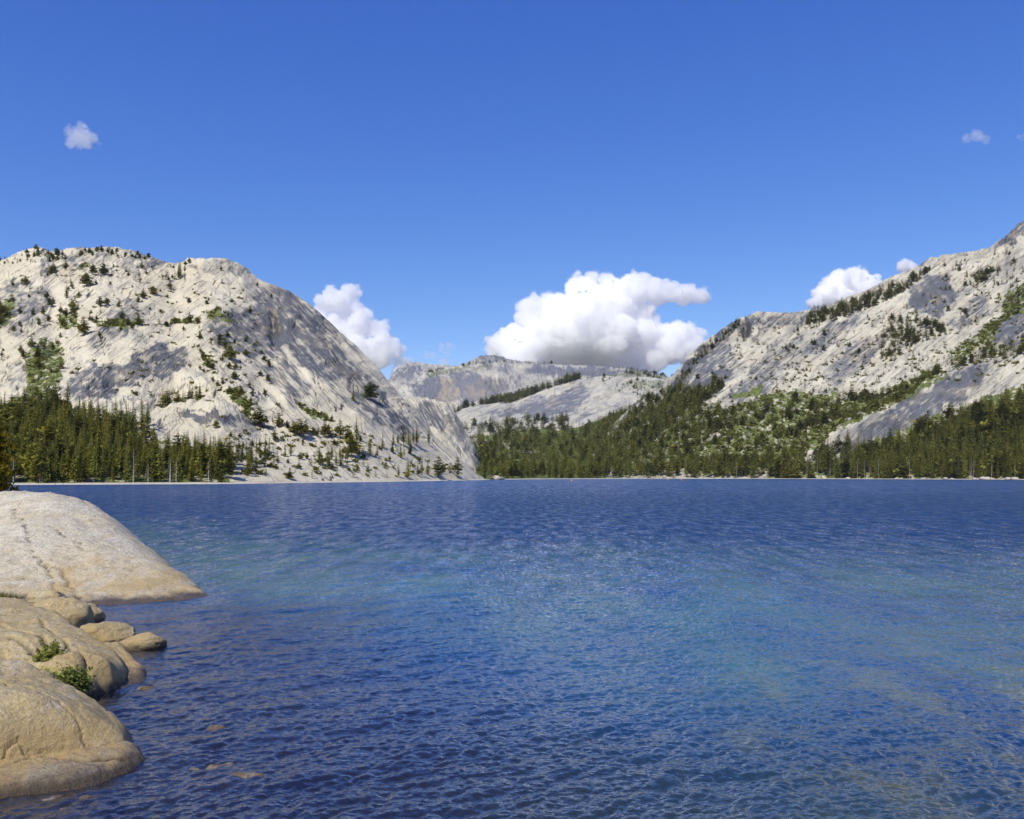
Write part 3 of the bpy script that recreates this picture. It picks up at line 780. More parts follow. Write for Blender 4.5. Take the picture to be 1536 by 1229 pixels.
def slab(name, outline, ctrl, res, mat, cracks=(), edge=.5, drop=.9, rough=.05, seed=0, rust=0.0, jag=.18):
    """granite slab: outline (x, y) polygon, control heights, rounded edge falling to below the water, closed underneath"""
    o = np.array([p[:2] for p in outline])
    nx_ = np.roll(o, -1, 0) - np.roll(o, 1, 0); nrm = np.stack([nx_[:, 1], -nx_[:, 0]], -1); nrm /= np.linalg.norm(nrm, axis=1)[:, None]
    area = (o[:, 0] * np.roll(o[:, 1], -1) - np.roll(o[:, 0], -1) * o[:, 1]).sum()
    o = o + nrm * (1 if area > 0 else -1) * edge * .38
    outline = [tuple(p) for p in o]
    x0, y0 = o.min(0) - .1; x1, y1 = o.max(0) + .1
    xs = np.arange(x0, x1 + res, res); ys = np.arange(y0, y1 + res, res)
    X, Y = np.meshgrid(xs, ys)
    wx = X + fbm(X / 1.3, Y / 1.3, 4, seed) * jag; wy = Y + fbm(X / 1.3 + 9, Y / 1.3, 4, seed + 2) * jag
    ins = inpoly(wx, wy, [tuple(p[:2]) for p in outline])
    d = segdist(wx, wy, [tuple(p[:2]) for p in outline], True)
    z = tps(ctrl)(X, Y)
    e = np.clip(d / edge, 0, 1)
    z = z - drop * (1 - np.sqrt(np.clip(1 - (1 - e) ** 2, 0, 1)))
    lay = fbm(X / 2.2 + Y / 5, Y / 3.0, 4, seed + 15) * 3.0; fl = lay - np.floor(lay)
    z += (np.floor(lay) + sstep(0, .10, fl)) * rough * .55 - lay * rough * .55
    z += fbm(X / 1.6, Y / 1.6, 4, seed + 5) * rough * 2.2 + fbm(X / .35, Y / .35, 4, seed + 6) * rough * .5
    g0 = sstep(.90, .975, ridged(X / 2.6 + seed, Y / 3.6, 3, seed + 25, .35)) * sstep(.0, .25, fbm(X / 2.4, Y / 2.4, 2, seed + 26))
    z -= g0 * .035
    ck = g0 * .75
    for (line, wd, dep) in cracks:
        jx = X + fbm(X / .5, Y / .5, 4, seed + 8) * .14; jy = Y + fbm(X / .5 + 3, Y / .5, 4, seed + 9) * .14
        dd = segdist(jx, jy, line)
        g = np.exp(-(dd / wd) ** 2)
        z -= g * dep; ck = np.maximum(ck, sstep(.35, .95, g))
    idx = -np.ones(X.shape, int)
    fm = ins[:-1, :-1] & ins[1:, :-1] & ins[:-1, 1:] & ins[1:, 1:]
    used = np.zeros(X.shape, bool)
    used[:-1, :-1] |= fm; used[1:, :-1] |= fm; used[:-1, 1:] |= fm; used[1:, 1:] |= fm
    n = used.sum(); idx[used] = np.arange(n)
    f = np.stack([idx[:-1, :-1], idx[:-1, 1:], idx[1:, 1:], idx[1:, :-1]], -1)[fm]
    top = np.stack([X[used], Y[used], z[used]], -1)
    # side skirt
    e_ = np.concatenate([f[:, [0, 1]], f[:, [1, 2]], f[:, [2, 3]], f[:, [3, 0]]])
    key = set(map(tuple, e_.tolist()))
    be = np.array([e for e in key if (e[1], e[0]) not in key])
    bv = np.unique(be); mp = {v: n + i for i, v in enumerate(bv)}
    low = top[bv].copy(); low[:, 2] = np.minimum(low[:, 2] - .3, -.9)
    sk = np.array([[b, a, mp[a], mp[b]] for a, b in be])
    me = mesh_from(name, np.concatenate([top, low]), np.concatenate([f, sk]))
    attr(me, "crack", np.concatenate([ck[used], np.zeros(len(low))]))
    attr(me, "rust", np.full(len(top) + len(low), rust))
    return mobj(name, me, mat)

M_PALE = mat_rock("pale_granite", (.80, .73, .585), (.74, .645, .475), (.62, .45, .23))
M_TAN = mat_rock("tan_granite", (.68, .545, .295), (.62, .475, .235), (.52, .355, .14))
M_GREYR = mat_rock("grey_granite", (.40, .36, .28), (.33, .29, .22), (.36, .26, .15))
M_SUNK = mat_rock("sunken_granite", (.23, .155, .09), (.16, .105, .065), (.26, .11, .06), False)

# big pale whaleback across the little bay
def Z(px, py, z):
    Y = (CAMH - z) * F / (py - HOR)
    return ((px - 768) / F * Y, Y, z)
big_out = [W0(-260, 925), W0(-60, 912), W0(20, 908), W0(110, 908), W0(200, 906), W0(275, 902), W0(324, 896), W0(308, 886), W0(276, 871), W0(240, 850), (-19.6, 46), (-22.9, 50), (-28, 53), (-40, 50), (-45, 40), (-40, 30)]
big_ctl = [(*W0(20, 903)[:2], .15), (*W0(110, 905)[:2], .15), (*W0(200, 903)[:2], .12), (*W0(275, 899)[:2], .08), (*W0(316, 894)[:2], .02), (*W0(308, 887)[:2], .0), (*W0(276, 872)[:2], .0), (*W0(240, 851)[:2], .0),
           W(300, 883, 29.8), W(285, 880, 29.9), W(100, 862, 30.2), W(200, 868, 30.0), W(250, 878, 29.7), W(20, 850, 30.6), W(20, 800, 33.5), W(100, 800, 34), W(170, 820, 33), W(220, 845, 31.6),
           W(270, 862, 31.4), W(240, 840, 33.2), W(218, 824, 34.8), W(200, 807, 36.5), W(185, 790, 38), W(160, 771, 40), W(120, 753, 42), W(60, 747, 43), W(0, 744, 43), W(-80, 742, 43), W(-80, 820, 35),
           (-19.4, 45, .1), (-22.5, 49, .4), (-28, 51, 1.8), (-40, 45, 2.6), (-38, 33, 1.6)]
c1 = [W0(85, 905)[:2], W(80, 870, 30)[:2], W(48, 835, 32)[:2], W(40, 800, 34)[:2], W(20, 770, 38)[:2]]
c2 = [W0(118, 906)[:2], W(95, 868, 30.5)[:2], W(60, 850, 31)[:2]]
c3 = [W(128, 838, 32.2)[:2], W(105, 815, 33.4)[:2], W(70, 800, 34.4)[:2]]
c4 = [W(185, 795, 38)[:2], W(160, 785, 39)[:2], W(120, 770, 40.5)[:2]]
tag(slab("granite_slab", big_out, big_ctl, .09, M_PALE, [(c1, .035, .10), (c2, .05, .12), (c3, .04, .10), (c4, .07, .2)], edge=.5, drop=.6, rough=.055, seed=3),
    "huge pale whaleback granite slab sloping into the lake on the left", "rock")

# middle tan slab
mid_out = [Z(-420, 930, 1.1), Z(-200, 903, 1.1), Z(-20, 896, .9), Z(34, 902, .8), Z(70, 920, .7), Z(112, 948, .55), Z(150, 974, .4), Z(178, 990, .25), Z(190, 1005, .1), Z(186, 1024, .05), Z(150, 1038, .05), Z(110, 1040, .2), Z(60, 1010, .4), Z(0, 1000, .5), Z(-200, 1000, .8), Z(-420, 1000, .9)]
mid_ctl = [Z(0, 906, .98), Z(34, 914, .98), Z(62, 930, .92), Z(100, 953, .82), Z(138, 978, .66), Z(165, 994, .50), Z(178, 1008, .30), Z(150, 1024, .22), Z(0, 940, .92), Z(60, 962, .86), Z(110, 985, .70), Z(0, 970, .80), Z(60, 988, .6), Z(110, 1010, .45), Z(-120, 910, 1.2), Z(-120, 980, .9), Z(-300, 960, 1.1), Z(150, 1005, .48)]
cm = [Z(0, 938, .9)[:2], Z(45, 952, .9)[:2], Z(80, 968, .8)[:2]]
tag(slab("granite_slab", mid_out, mid_ctl, .04, M_TAN, [(cm, .04, .14), ([Z(62, 932, .9)[:2], Z(96, 962, .8)[:2], Z(128, 992, .6)[:2], Z(140, 1015, .4)[:2]], .035, .12), ([Z(0, 965, .8)[:2], Z(50, 975, .75)[:2], Z(96, 990, .65)[:2]], .03, .10)], edge=.32, drop=.75, rough=.045, seed=13, rust=.2, jag=.12),
    "long tan granite slab behind the leafy bush, ending in a rounded nose", "rock")
# low lobe at the end of it
lobe_out = [W0(120, 1036), W0(150, 1002), W0(185, 996), W0(212, 1010), W0(219, 1022), W0(190, 1033), W0(150, 1042)]
lobe_ctl = [(*W0(135, 1030)[:2], .12), (*W0(165, 1008)[:2], .38), (*W0(195, 1010)[:2], .22), (*W0(214, 1020)[:2], .02), (*W0(180, 1028)[:2], .04)]
tag(slab("granite_slab", lobe_out, lobe_ctl, .035, M_TAN, edge=.25, drop=.45, rough=.04, seed=33, rust=.9, jag=.08),
    "low flat rock lobe at the water with a rusty red base", "rock")
# small knobbly piece in front of the bush
nub_out = [Z(-220, 978, .85), Z(-20, 976, .7), Z(45, 992, .6), Z(88, 1006, .45), Z(118, 1020, .2), Z(124, 1040, .05), Z(112, 1052, .05), Z(60, 1052, .3), Z(-60, 1045, .5), Z(-220, 1045, .6)]
nub_ctl = [Z(0, 987, .84), Z(45, 1001, .78), Z(85, 1013, .62), Z(106, 1026, .42), Z(112, 1042, .12), Z(60, 1022, .68), Z(0, 1008, .80), Z(-150, 1000, .9), Z(60, 1040, .45), Z(0, 1030, .66), Z(90, 1040, .28)]
tag(slab("granite_slab", nub_out, nub_ctl, .035, M_TAN, edge=.26, drop=.7, rough=.05, seed=43, jag=.1),
    "short knobbly tan ledge between the bush and the lowest slab", "rock")
# near tan slab
nr_out = [Z(-300, 1000, .95), Z(-20, 992, .8), Z(30, 1002, .75), Z(75, 1020, .65), Z(118, 1040, .5), Z(160, 1070, .3), Z(196, 1098, .08), Z(208, 1116, 0), Z(206, 1136, 0), Z(150, 1140, .02), Z(100, 1138, .1), Z(0, 1142, .2), Z(-120, 1142, .3), Z(-300, 1142, .4)]
nr_ctl = [Z(0, 1003, .86), Z(35, 1013, .84), Z(70, 1029, .80), Z(112, 1049, .68), Z(155, 1079, .48), Z(186, 1102, .28), Z(200, 1118, .10), Z(200, 1130, .06), Z(150, 1126, .20), Z(60, 1112, .42), Z(0, 1118, .50), Z(60, 1065, .78), Z(0, 1060, .86), Z(130, 1095, .46), Z(-150, 1010, 1.0), Z(-150, 1100, .8), Z(0, 1030, .88)]
tag(slab("granite_slab", nr_out, nr_ctl, .025, M_TAN, [([Z(0, 1022, .88)[:2], Z(45, 1045, .82)[:2], Z(100, 1072, .66)[:2], Z(150, 1110, .35)[:2]], .02, .05), ([Z(0, 1085, .72)[:2], Z(60, 1092, .6)[:2], Z(120, 1112, .36)[:2]], .018, .05)], edge=.30, drop=.75, rough=.042, seed=23, rust=.1, jag=.08),
    "smooth tan granite slab nearest the camera, tapering to a point in the lake", "rock")
# lowest grey slab, half under water
lo_out = [Z(-300, 1105, .4), Z(0, 1110, .3), Z(80, 1112, .2), Z(150, 1118, .1), Z(205, 1128, 0), W0(222, 1140), W0(200, 1152), W0(172, 1165), W0(120, 1180), W0(60, 1190), W0(0, 1198), W0(-120, 1204), W0(-300, 1204)]
lo_ctl = [Z(0, 1138, .26), Z(60, 1132, .24), Z(130, 1138, .18), Z(190, 1142, .10), Z(165, 1160, .08), Z(110, 1172, .09), Z(50, 1182, .09), Z(0, 1190, .10), Z(60, 1155, .2), Z(120, 1152, .15), Z(0, 1160, .22), Z(-200, 1150, .35)]
cl = [Z(0, 1147, .24)[:2], Z(40, 1138, .22)[:2], Z(110, 1138, .2)[:2], Z(180, 1143, .1)[:2]]
tag(slab("granite_slab", lo_out, lo_ctl, .03, M_GREYR, [(cl, .05, .12)], edge=.30, drop=.45, rough=.03, seed=53, rust=.2, jag=.14),
    "flat grey-brown rock shelf at the waterline below the tapering slab", "rock")
# sunken shelf that shows through the shallows
sh_out = [W0(-300, 1195, -.1), W0(60, 1185, -.1), W0(180, 1150, -.1), W0(320, 1140, -.15), W0(400, 1165, -.2), W0(330, 1190, -.2), W0(170, 1195, -.2), W0(160, 1260, -.2), W0(-300, 1290, -.2)]
sh_ctl = [(*W0(60, 1200)[:2], -.06), (*W0(250, 1160)[:2], -.08), (*W0(370, 1165)[:2], -.10), (*W0(100, 1240)[:2], -.09), (*W0(-200, 1240)[:2], .0)]
tag(slab("granite_slab", sh_out, sh_ctl, .05, M_SUNK, edge=.3, drop=.3, rough=.05, seed=63, rust=0, jag=.25),
    "sunken brown rock shelf showing through shallow water at lower left", "rock")

def boulder(name, c, r, mat, seed, sub=5, rough=.14, rotz=0.0, rust=0.0, power=2.3):
    bm = bmesh.new(); bmesh.ops.create_icosphere(bm, subdivisions=sub, radius=1)
    v = np.array([x.co for x in bm.verts]); f = np.array([[q.index for q in p.verts] for p in bm.faces]); bm.free()
    n = v.copy()
    k = (np.abs(v) ** power).sum(1) ** (-1 / power); v = v * k[:, None]
    d = 1 + rough * fbm(n[:, 0] * 1.1 + seed, n[:, 1] * 1.1 + n[:, 2] * 1.3, 5, seed) + rough * .8 * fbm(n[:, 2] * 1.3, n[:, 0] * 1.2 - n[:, 1], 4, seed + 4)
    for q in range(3):       # flat broken facets
        g = np.random.default_rng(seed * 7 + q).normal(size=3); g /= np.linalg.norm(g); g[2] = abs(g[2])
        s = (v @ g); lim = .78
        v = v - np.outer(np.clip(s - lim, 0, None) * .7, g)
    v = v * d[:, None] * np.array(r)
    c_, s_ = math.cos(rotz), math.sin(rotz)
    v = np.stack([v[:, 0] * c_ - v[:, 1] * s_, v[:, 0] * s_ + v[:, 1] * c_, v[:, 2]], -1)
    me = mesh_from(name, v, f)
    attr(me, "crack", np.zeros(len(v))); attr(me, "rust", np.full(len(v), rust))
    o = mobj(name, me, mat); o.location = c
    return o
def bld(px, py, rx, ry, rz, mat, seed, label, up=.2, rotz=0, rust=0, rough=.14):
    x, y, _ = W0(px, py)
    return tag(boulder("boulder", (x, y, rz * up), (rx, ry, rz), mat, seed, 5, rough, rotz, rust), label, "boulder")
bld(88, 952, .92, .8, .85, M_TAN, 3, "largest brown boulder wedged between the two big slabs", .15)
bld(128, 937, .42, .5, .40, M_TAN, 5, "small rounded boulder behind the largest brown boulder", .4)
bld(72, 918, .55, .5, .35, M_TAN, 15, "flat boulder top peeking out below the pale whaleback slab", .9)
bld(157, 965, .66, .6, .42, M_TAN, 7, "rounded tan boulder in the middle of the row at the water", .25, .3)
bld(211, 972, .52, .42, .29, M_TAN, 9, "outermost small boulder at the right end of the row", .2)
bld(22, 893, .6, .4, .3, M_TAN, 19, "small boulder beside the grass tuft at the left edge", .9)
bld(325, 1092, .20, .16, .17, M_SUNK, 21, "round reddish rock just breaking the water surface", -.78, 0, 1)
bld(368, 1166, .42, .22, .14, M_SUNK, 23, "flat orange-brown rock just under the surface", -.75, .2)
bld(222, 1033, .22, .18, .12, M_SUNK, 25, "small dark rock awash off the rusty lobe", -.6)
bld(290, 1070, .25, .2, .14, M_SUNK, 27, "small dark sunken rock beyond the reddish one", -1.25)
bld(262, 1118, .4, .25, .14, M_SUNK, 29, "dark sunken rock between the slab tip and the reddish rock", -1.3)
# bank under the slabs and under the camera
gx = np.arange(-60, -4, .5); gy = np.arange(-20, 62, .5)
GX, GY = np.meshgrid(gx, gy)
edge_x = np.interp(GY, [-20, 0, 9, 11.5, 14, 17, 20, 24, 27, 32, 40, 50, 62], [-3, -4, -6.2, -6.6, -7.2, -8.4, -10.6, -13.2, -16, -16.5, -19, -24, -30])
dz = np.clip(edge_x - GX, -3, 40)
gz = np.where(dz > 0, .05 + .10 * dz, dz * .5) - .55 + fbm(GX / 3, GY / 3, 4, 5) * .12
gz = np.minimum(gz, 2.6)
me = mesh_from("ground", np.stack([GX, GY, gz], -1).reshape(-1, 3), grid_faces(len(gy), len(gx)))
attr(me, "crack", np.zeros(GX.size)); attr(me, "rust", np.zeros(GX.size))
tag(mobj("bank_ground", me, M_TAN), kind="structure")

# ------------------------------------------------------------------ plants by the slabs
def leaf_cloud(n, rx, ry, rz, size, seed, up=.3):
    r = np.random.default_rng(seed)
    p = r.normal(size=(n, 3)); p /= np.linalg.norm(p, axis=1)[:, None]
    p *= (r.random(n) ** .4)[:, None] * (1 + .35 * r.normal(size=n))[:, None]
    p[:, 2] = np.abs(p[:, 2])
    c = p * np.array([rx, ry, rz])
    return c, r
def leaves_mesh(c, r, size, elong=1.8):
    n = len(c)
    a = r.normal(size=(n, 3)); a[:, 2] += .4; a /= np.linalg.norm(a, axis=1)[:, None]
    b = np.cross(a, r.normal(size=(n, 3))); b /= np.linalg.norm(b, axis=1)[:, None]
    s = size * (.6 + .8 * r.random(n))[:, None]
    v = np.stack([c - a * s * elong / 2, c + b * s * .5, c + a * s * elong / 2, c - b * s * .5], 1).reshape(-1, 3)
    return v, np.arange(4 * n).reshape(-1, 4)
def bush(loc, n, rx, ry, rz, size, seed, label, mat=None, cat="bush"):
    o = bpy.data.objects.new("leafy_bush", None); link(o); o.location = loc
    c, r = leaf_cloud(n, rx, ry, rz, size, seed)
    v, f = leaves_mesh(c, r, size)
    mobj("foliage", mesh_from("foliage", v, f, False), mat or M_BUSH, o)
    # stems
    vs = []; fs = []
    for i in range(9):
        q = c[i * 3]; w_ = .008
        k = len(vs); base = np.array([q[0] * .15, q[1] * .15, -.05])
        for t in (0, .5, 1):
            pt = base * (1 - t) + q * t + np.array([0, 0, .05 * math.sin(t * 3)])
            for a in range(4): vs.append(pt + w_ * (1.1 - t) * np.array([math.cos(a * 1.57), math.sin(a * 1.57), 0]))
        for s in (0, 4):
            for a in range(4): fs.append([k + s + a, k + s + (a + 1) % 4, k + s + 4 + (a + 1) % 4, k + s + 4 + a])
    mobj("stem", mesh_from("stem", np.array(vs), np.array(fs)), M_BARK, o)
    return tag(o, label, cat)
x, y, z = W(108, 1034, 15.7)
bush((x, y, z - .02), 2200, .26, .24, .34, .040, 3, "leafy green bush growing in the gap between two tan slabs")
x, y, z = W(76, 985, 16.6)
bush((x, y, z - .05), 700, .24, .22, .24, .05, 4, "smaller leafy bush uphill of the larger one")
x, y, z = W(58, 1012, 15.2)
bush((x, y, z - .03), 520, .34, .10, .11, .04, 5, "low green mat of leaves in the crack left of the bush")
def grass(loc, n, rad, hgt, seed, label):
    r = np.random.default_rng(seed)
    vs = []; fs = []
    for i in range(n):
        a = r.random() * 6.28; q = rad * math.sqrt(r.random()); b = np.array([q * math.cos(a), q * math.sin(a) * .5, 0])
        l = hgt * (.5 + .6 * r.random()); d = np.array([r.normal() * .28, r.normal() * .28, 1]); sd_ = np.array([math.cos(a + 1.3), math.sin(a + 1.3), 0]) * .009
        k = len(vs)
        for t, w_ in ((0, 1), (.5, .8), (1, .12)):
            p = b + d * l * t + np.array([d[0], d[1], -.3]) * l * t * t * .5
            vs += [p - sd_ * w_, p + sd_ * w_]
        fs += [[k, k + 1, k + 3, k + 2], [k + 2, k + 3, k + 5, k + 4]]
    o = mobj("grass_tuft", mesh_from("grass_tuft", np.array(vs), np.array(fs)), M_GRASS)
    o.location = loc
    return tag(o, label, "grass tuft")
x, y, z = W(8, 905, 27.2); grass((x, y, z - .1), 420, .45, .55, 1, "yellow-green grass tuft at the left end of the pale slab")
x, y, z = W(2, 1186, 11.6); grass((x, y, z - .02), 240, .14, .20, 2, "short yellow-green grass tuft at the bottom left edge")

# ------------------------------------------------------------------ conifers
def conifer(seed, h=1.0, wid=.13, nwh=26, nb=7, leafs=3, bare=.10, droop=.25, irregular=.35, lean=0.0, pine=False):
    """unit-height conifer: returns (crown v, f), (trunk v, f)"""
    r = np.random.default_rng(seed)
    C = []; 
    zs = np.linspace(bare, .985, nwh) + r.normal(size=nwh) * .006
    sect = 1 + irregular * np.sin(r.random() * 6 + np.linspace(0, 5, nwh) * 2) * .4
    gap_a = r.random(6) * 6.28
    for i, z in enumerate(zs):
        k = (z - bare) / (1 - bare)
        if pine: L = wid * (1 - k ** 2.2) ** .7 * (.55 + .45 * min(1, k * 3 + .3))
        else: L = wid * ((1 - k) ** .75) * min(1, .55 + k * 3)
        L = max(L * sect[i], .012)
        n = max(3, int(round(nb * (.5 + .5 * (1 - k)) + .5)))
        a0 = r.random() * 6.28
        for b in range(n):
            a = a0 + b * 6.283 / n + r.normal() * .25
            l = L * (1 + irregular * r.normal() * .6)
            if l < .01: l = .01
            if r.random() < .08: continue
            d = np.array([math.cos(a), math.sin(a), 0]); s = np.array([-d[1], d[0], 0])
            for j in range(leafs):
                t0 = j / leafs * .85; t1 = t0 + 1.15 / leafs
                up = r.normal() * .15 + (.25 if pine else 0)
                p0 = d * l * t0 + np.array([0, 0, z - droop * l * t0 + r.normal() * .003])
                p1 = d * l * t1 + np.array([0, 0, z - droop * l * t1 * 1.3 + up * l * .4])
                w_ = l * (.46 - .22 * t0) * (.7 + .6 * r.random()) * (1.3 if pine else 1)
                tilt = np.array([0, 0, r.normal() * .5 - .1])
                m_ = (p0 * .45 + p1 * .55)
                sv = (s + tilt) * w_ * .5
                C.append(np.array([p0, m_ + sv, p1, m_ - sv + np.array([0, 0, -abs(r.normal()) * .006])]))
    v = np.concatenate(C); f = np.arange(len(v)).reshape(-1, 4)
    # tip
    tv = []
    for k in range(5):
        zz = [0, .3, .6, .85, 1.0][k]; rr = [.013, .009, .0065, .004, .0012][k]
        for a in range(5): tv.append([rr * math.cos(a * 1.2566), rr * math.sin(a * 1.2566), zz])
    tf = [[k * 5 + a, k * 5 + (a + 1) % 5, k * 5 + 5 + (a + 1) % 5, k * 5 + 5 + a] for k in range(4) for a in range(5)]
    return (v * h, f), (np.array(tv) * h, np.array(tf))

NV = 8
VAR = [conifer(100 + i, 1, [.115, .13, .10, .15, .12, .14, .11, .135][i], 34, 8, 3, [.06, .12, .18, .05, .14, .08, .22, .1][i], .28, .35) for i in range(NV)]
VARP = [conifer(200 + i, 1, [.21, .24, .19, .26][i], 22, 8, 3, [.12, .2, .16, .10][i], .05, .5, pine=True) for i in range(4)]
LOW = [conifer(300 + i, 1, [.17, .20, .16, .22, .18, .21][i], 14, 6, 2, [.08, .12, .05, .1, .15, .08][i], .25, .4) for i in range(6)]
def mk(pair, nm, mat):
    me = mesh_from(nm, pair[0], pair[1], False); me.materials.append(mat); return me
CR = [mk(v[0], "crown", M_PINE) for v in VAR]; TR = [mk(v[1], "trunk", M_BARK) for v in VAR]
CRP = [mk(v[0], "crown", M_PINE) for v in VARP]; TRP = [mk(v[1], "trunk", M_BARK) for v in VARP]

trees = []      # (x, y, z, height m, kind 'f'/'p', stand)
def add(L, px, py, hpx, kind='f', stand='', wide=1.0, label=None):
    X, Y, z = L.at(px, py)
    X = float(X); Y = float(Y); z = float(z)
    trees.append(dict(x=X, y=Y, z=z, h=hpx * Y / F, hp=hpx, kind=kind, stand=stand, wide=wide, label=label, px=float(px)))
def poly_trees(L, poly, n, hlo, hhi, stand, kind='f', seed=0, pp=.1, clump=0.0, world=False):
    r = np.random.default_rng(seed)
    P = np.array(poly, float); lo = P.min(0); hi = P.max(0)
    got = 0; tries = 0
    while got < n and tries < 60:
        tries += 1
        q = lo + (hi - lo) * r.random((n * 3, 2))
        m_ = inpoly(q[:, 0], q[:, 1], poly)
        if clump: m_ &= fbm(q[:, 0] / 22, q[:, 1] / 14, 3, seed + 9) > clump - .5 + r.normal(size=len(q)) * .15
        for a, b in q[m_][: n - got]:
            hh_ = lerp(hlo, hhi, r.random() ** .8)
            add(L, a, b, hh_, 'p' if r.random() < pp else kind, stand)
            got += 1

def shore_row(u0, u1, n, d0, d1, hlo, hhi, stand, seed, pp=.08):
    r = np.random.default_rng(seed)
    for i in range(n):
        u = u0 + (u1 - u0) * r.random(); d = d0 + (d1 - d0) * r.random() ** .8
        Y = float(shoreY(u)) + d
        X = (u - 768) / F * Y
        h = lerp(hlo, hhi, r.random())
        # ground height: whichever layer is on top
        z = .8
        for L in (LA, LD, LG):
            B = float(L.B(u)); R = float(L.R(u)); t = (Y - B) / (R - B)
            if 0 <= t <= 1:
                zz = float(L.point(u, t)[2]); z = max(z, zz)
        trees.append(dict(x=X, y=Y, z=z, h=h, hp=h / Y * F, kind='p' if r.random() < pp else 'f', stand=stand, wide=1, label=None, px=u))

# left shore forest
shore_row(-110, 345, 290, 11, 75, 10, 20.5, 'left_front', 1)
poly_trees(LA, [(-60, 705), (335, 712), (330, 700), (255, 690), (200, 660), (130, 640), (60, 640), (-60, 630)], 330, 38, 56, 'left_mid', seed=2)
poly_trees(LA, [(-60, 640), (0, 625), (60, 615), (110, 625), (180, 645), (230, 640), (232, 660), (120, 665), (-60, 660)], 90, 36, 52, 'left_back', seed=3)
poly_trees(LA, [(36, 612), (30, 565), (30, 535), (58, 512), (92, 518), (98, 548), (86, 580), (104, 622), (60, 630)], 62, 11, 21, 'left_gully', seed=4)
poly_trees(LA, [(240, 617), (305, 612), (308, 608), (245, 608)], 17, 22, 34, 'bench', seed=5)
poly_trees(LA, [(320, 712), (385, 715), (380, 690), (350, 675), (325, 680)], 26, 22, 42, 'left_end', seed=6)
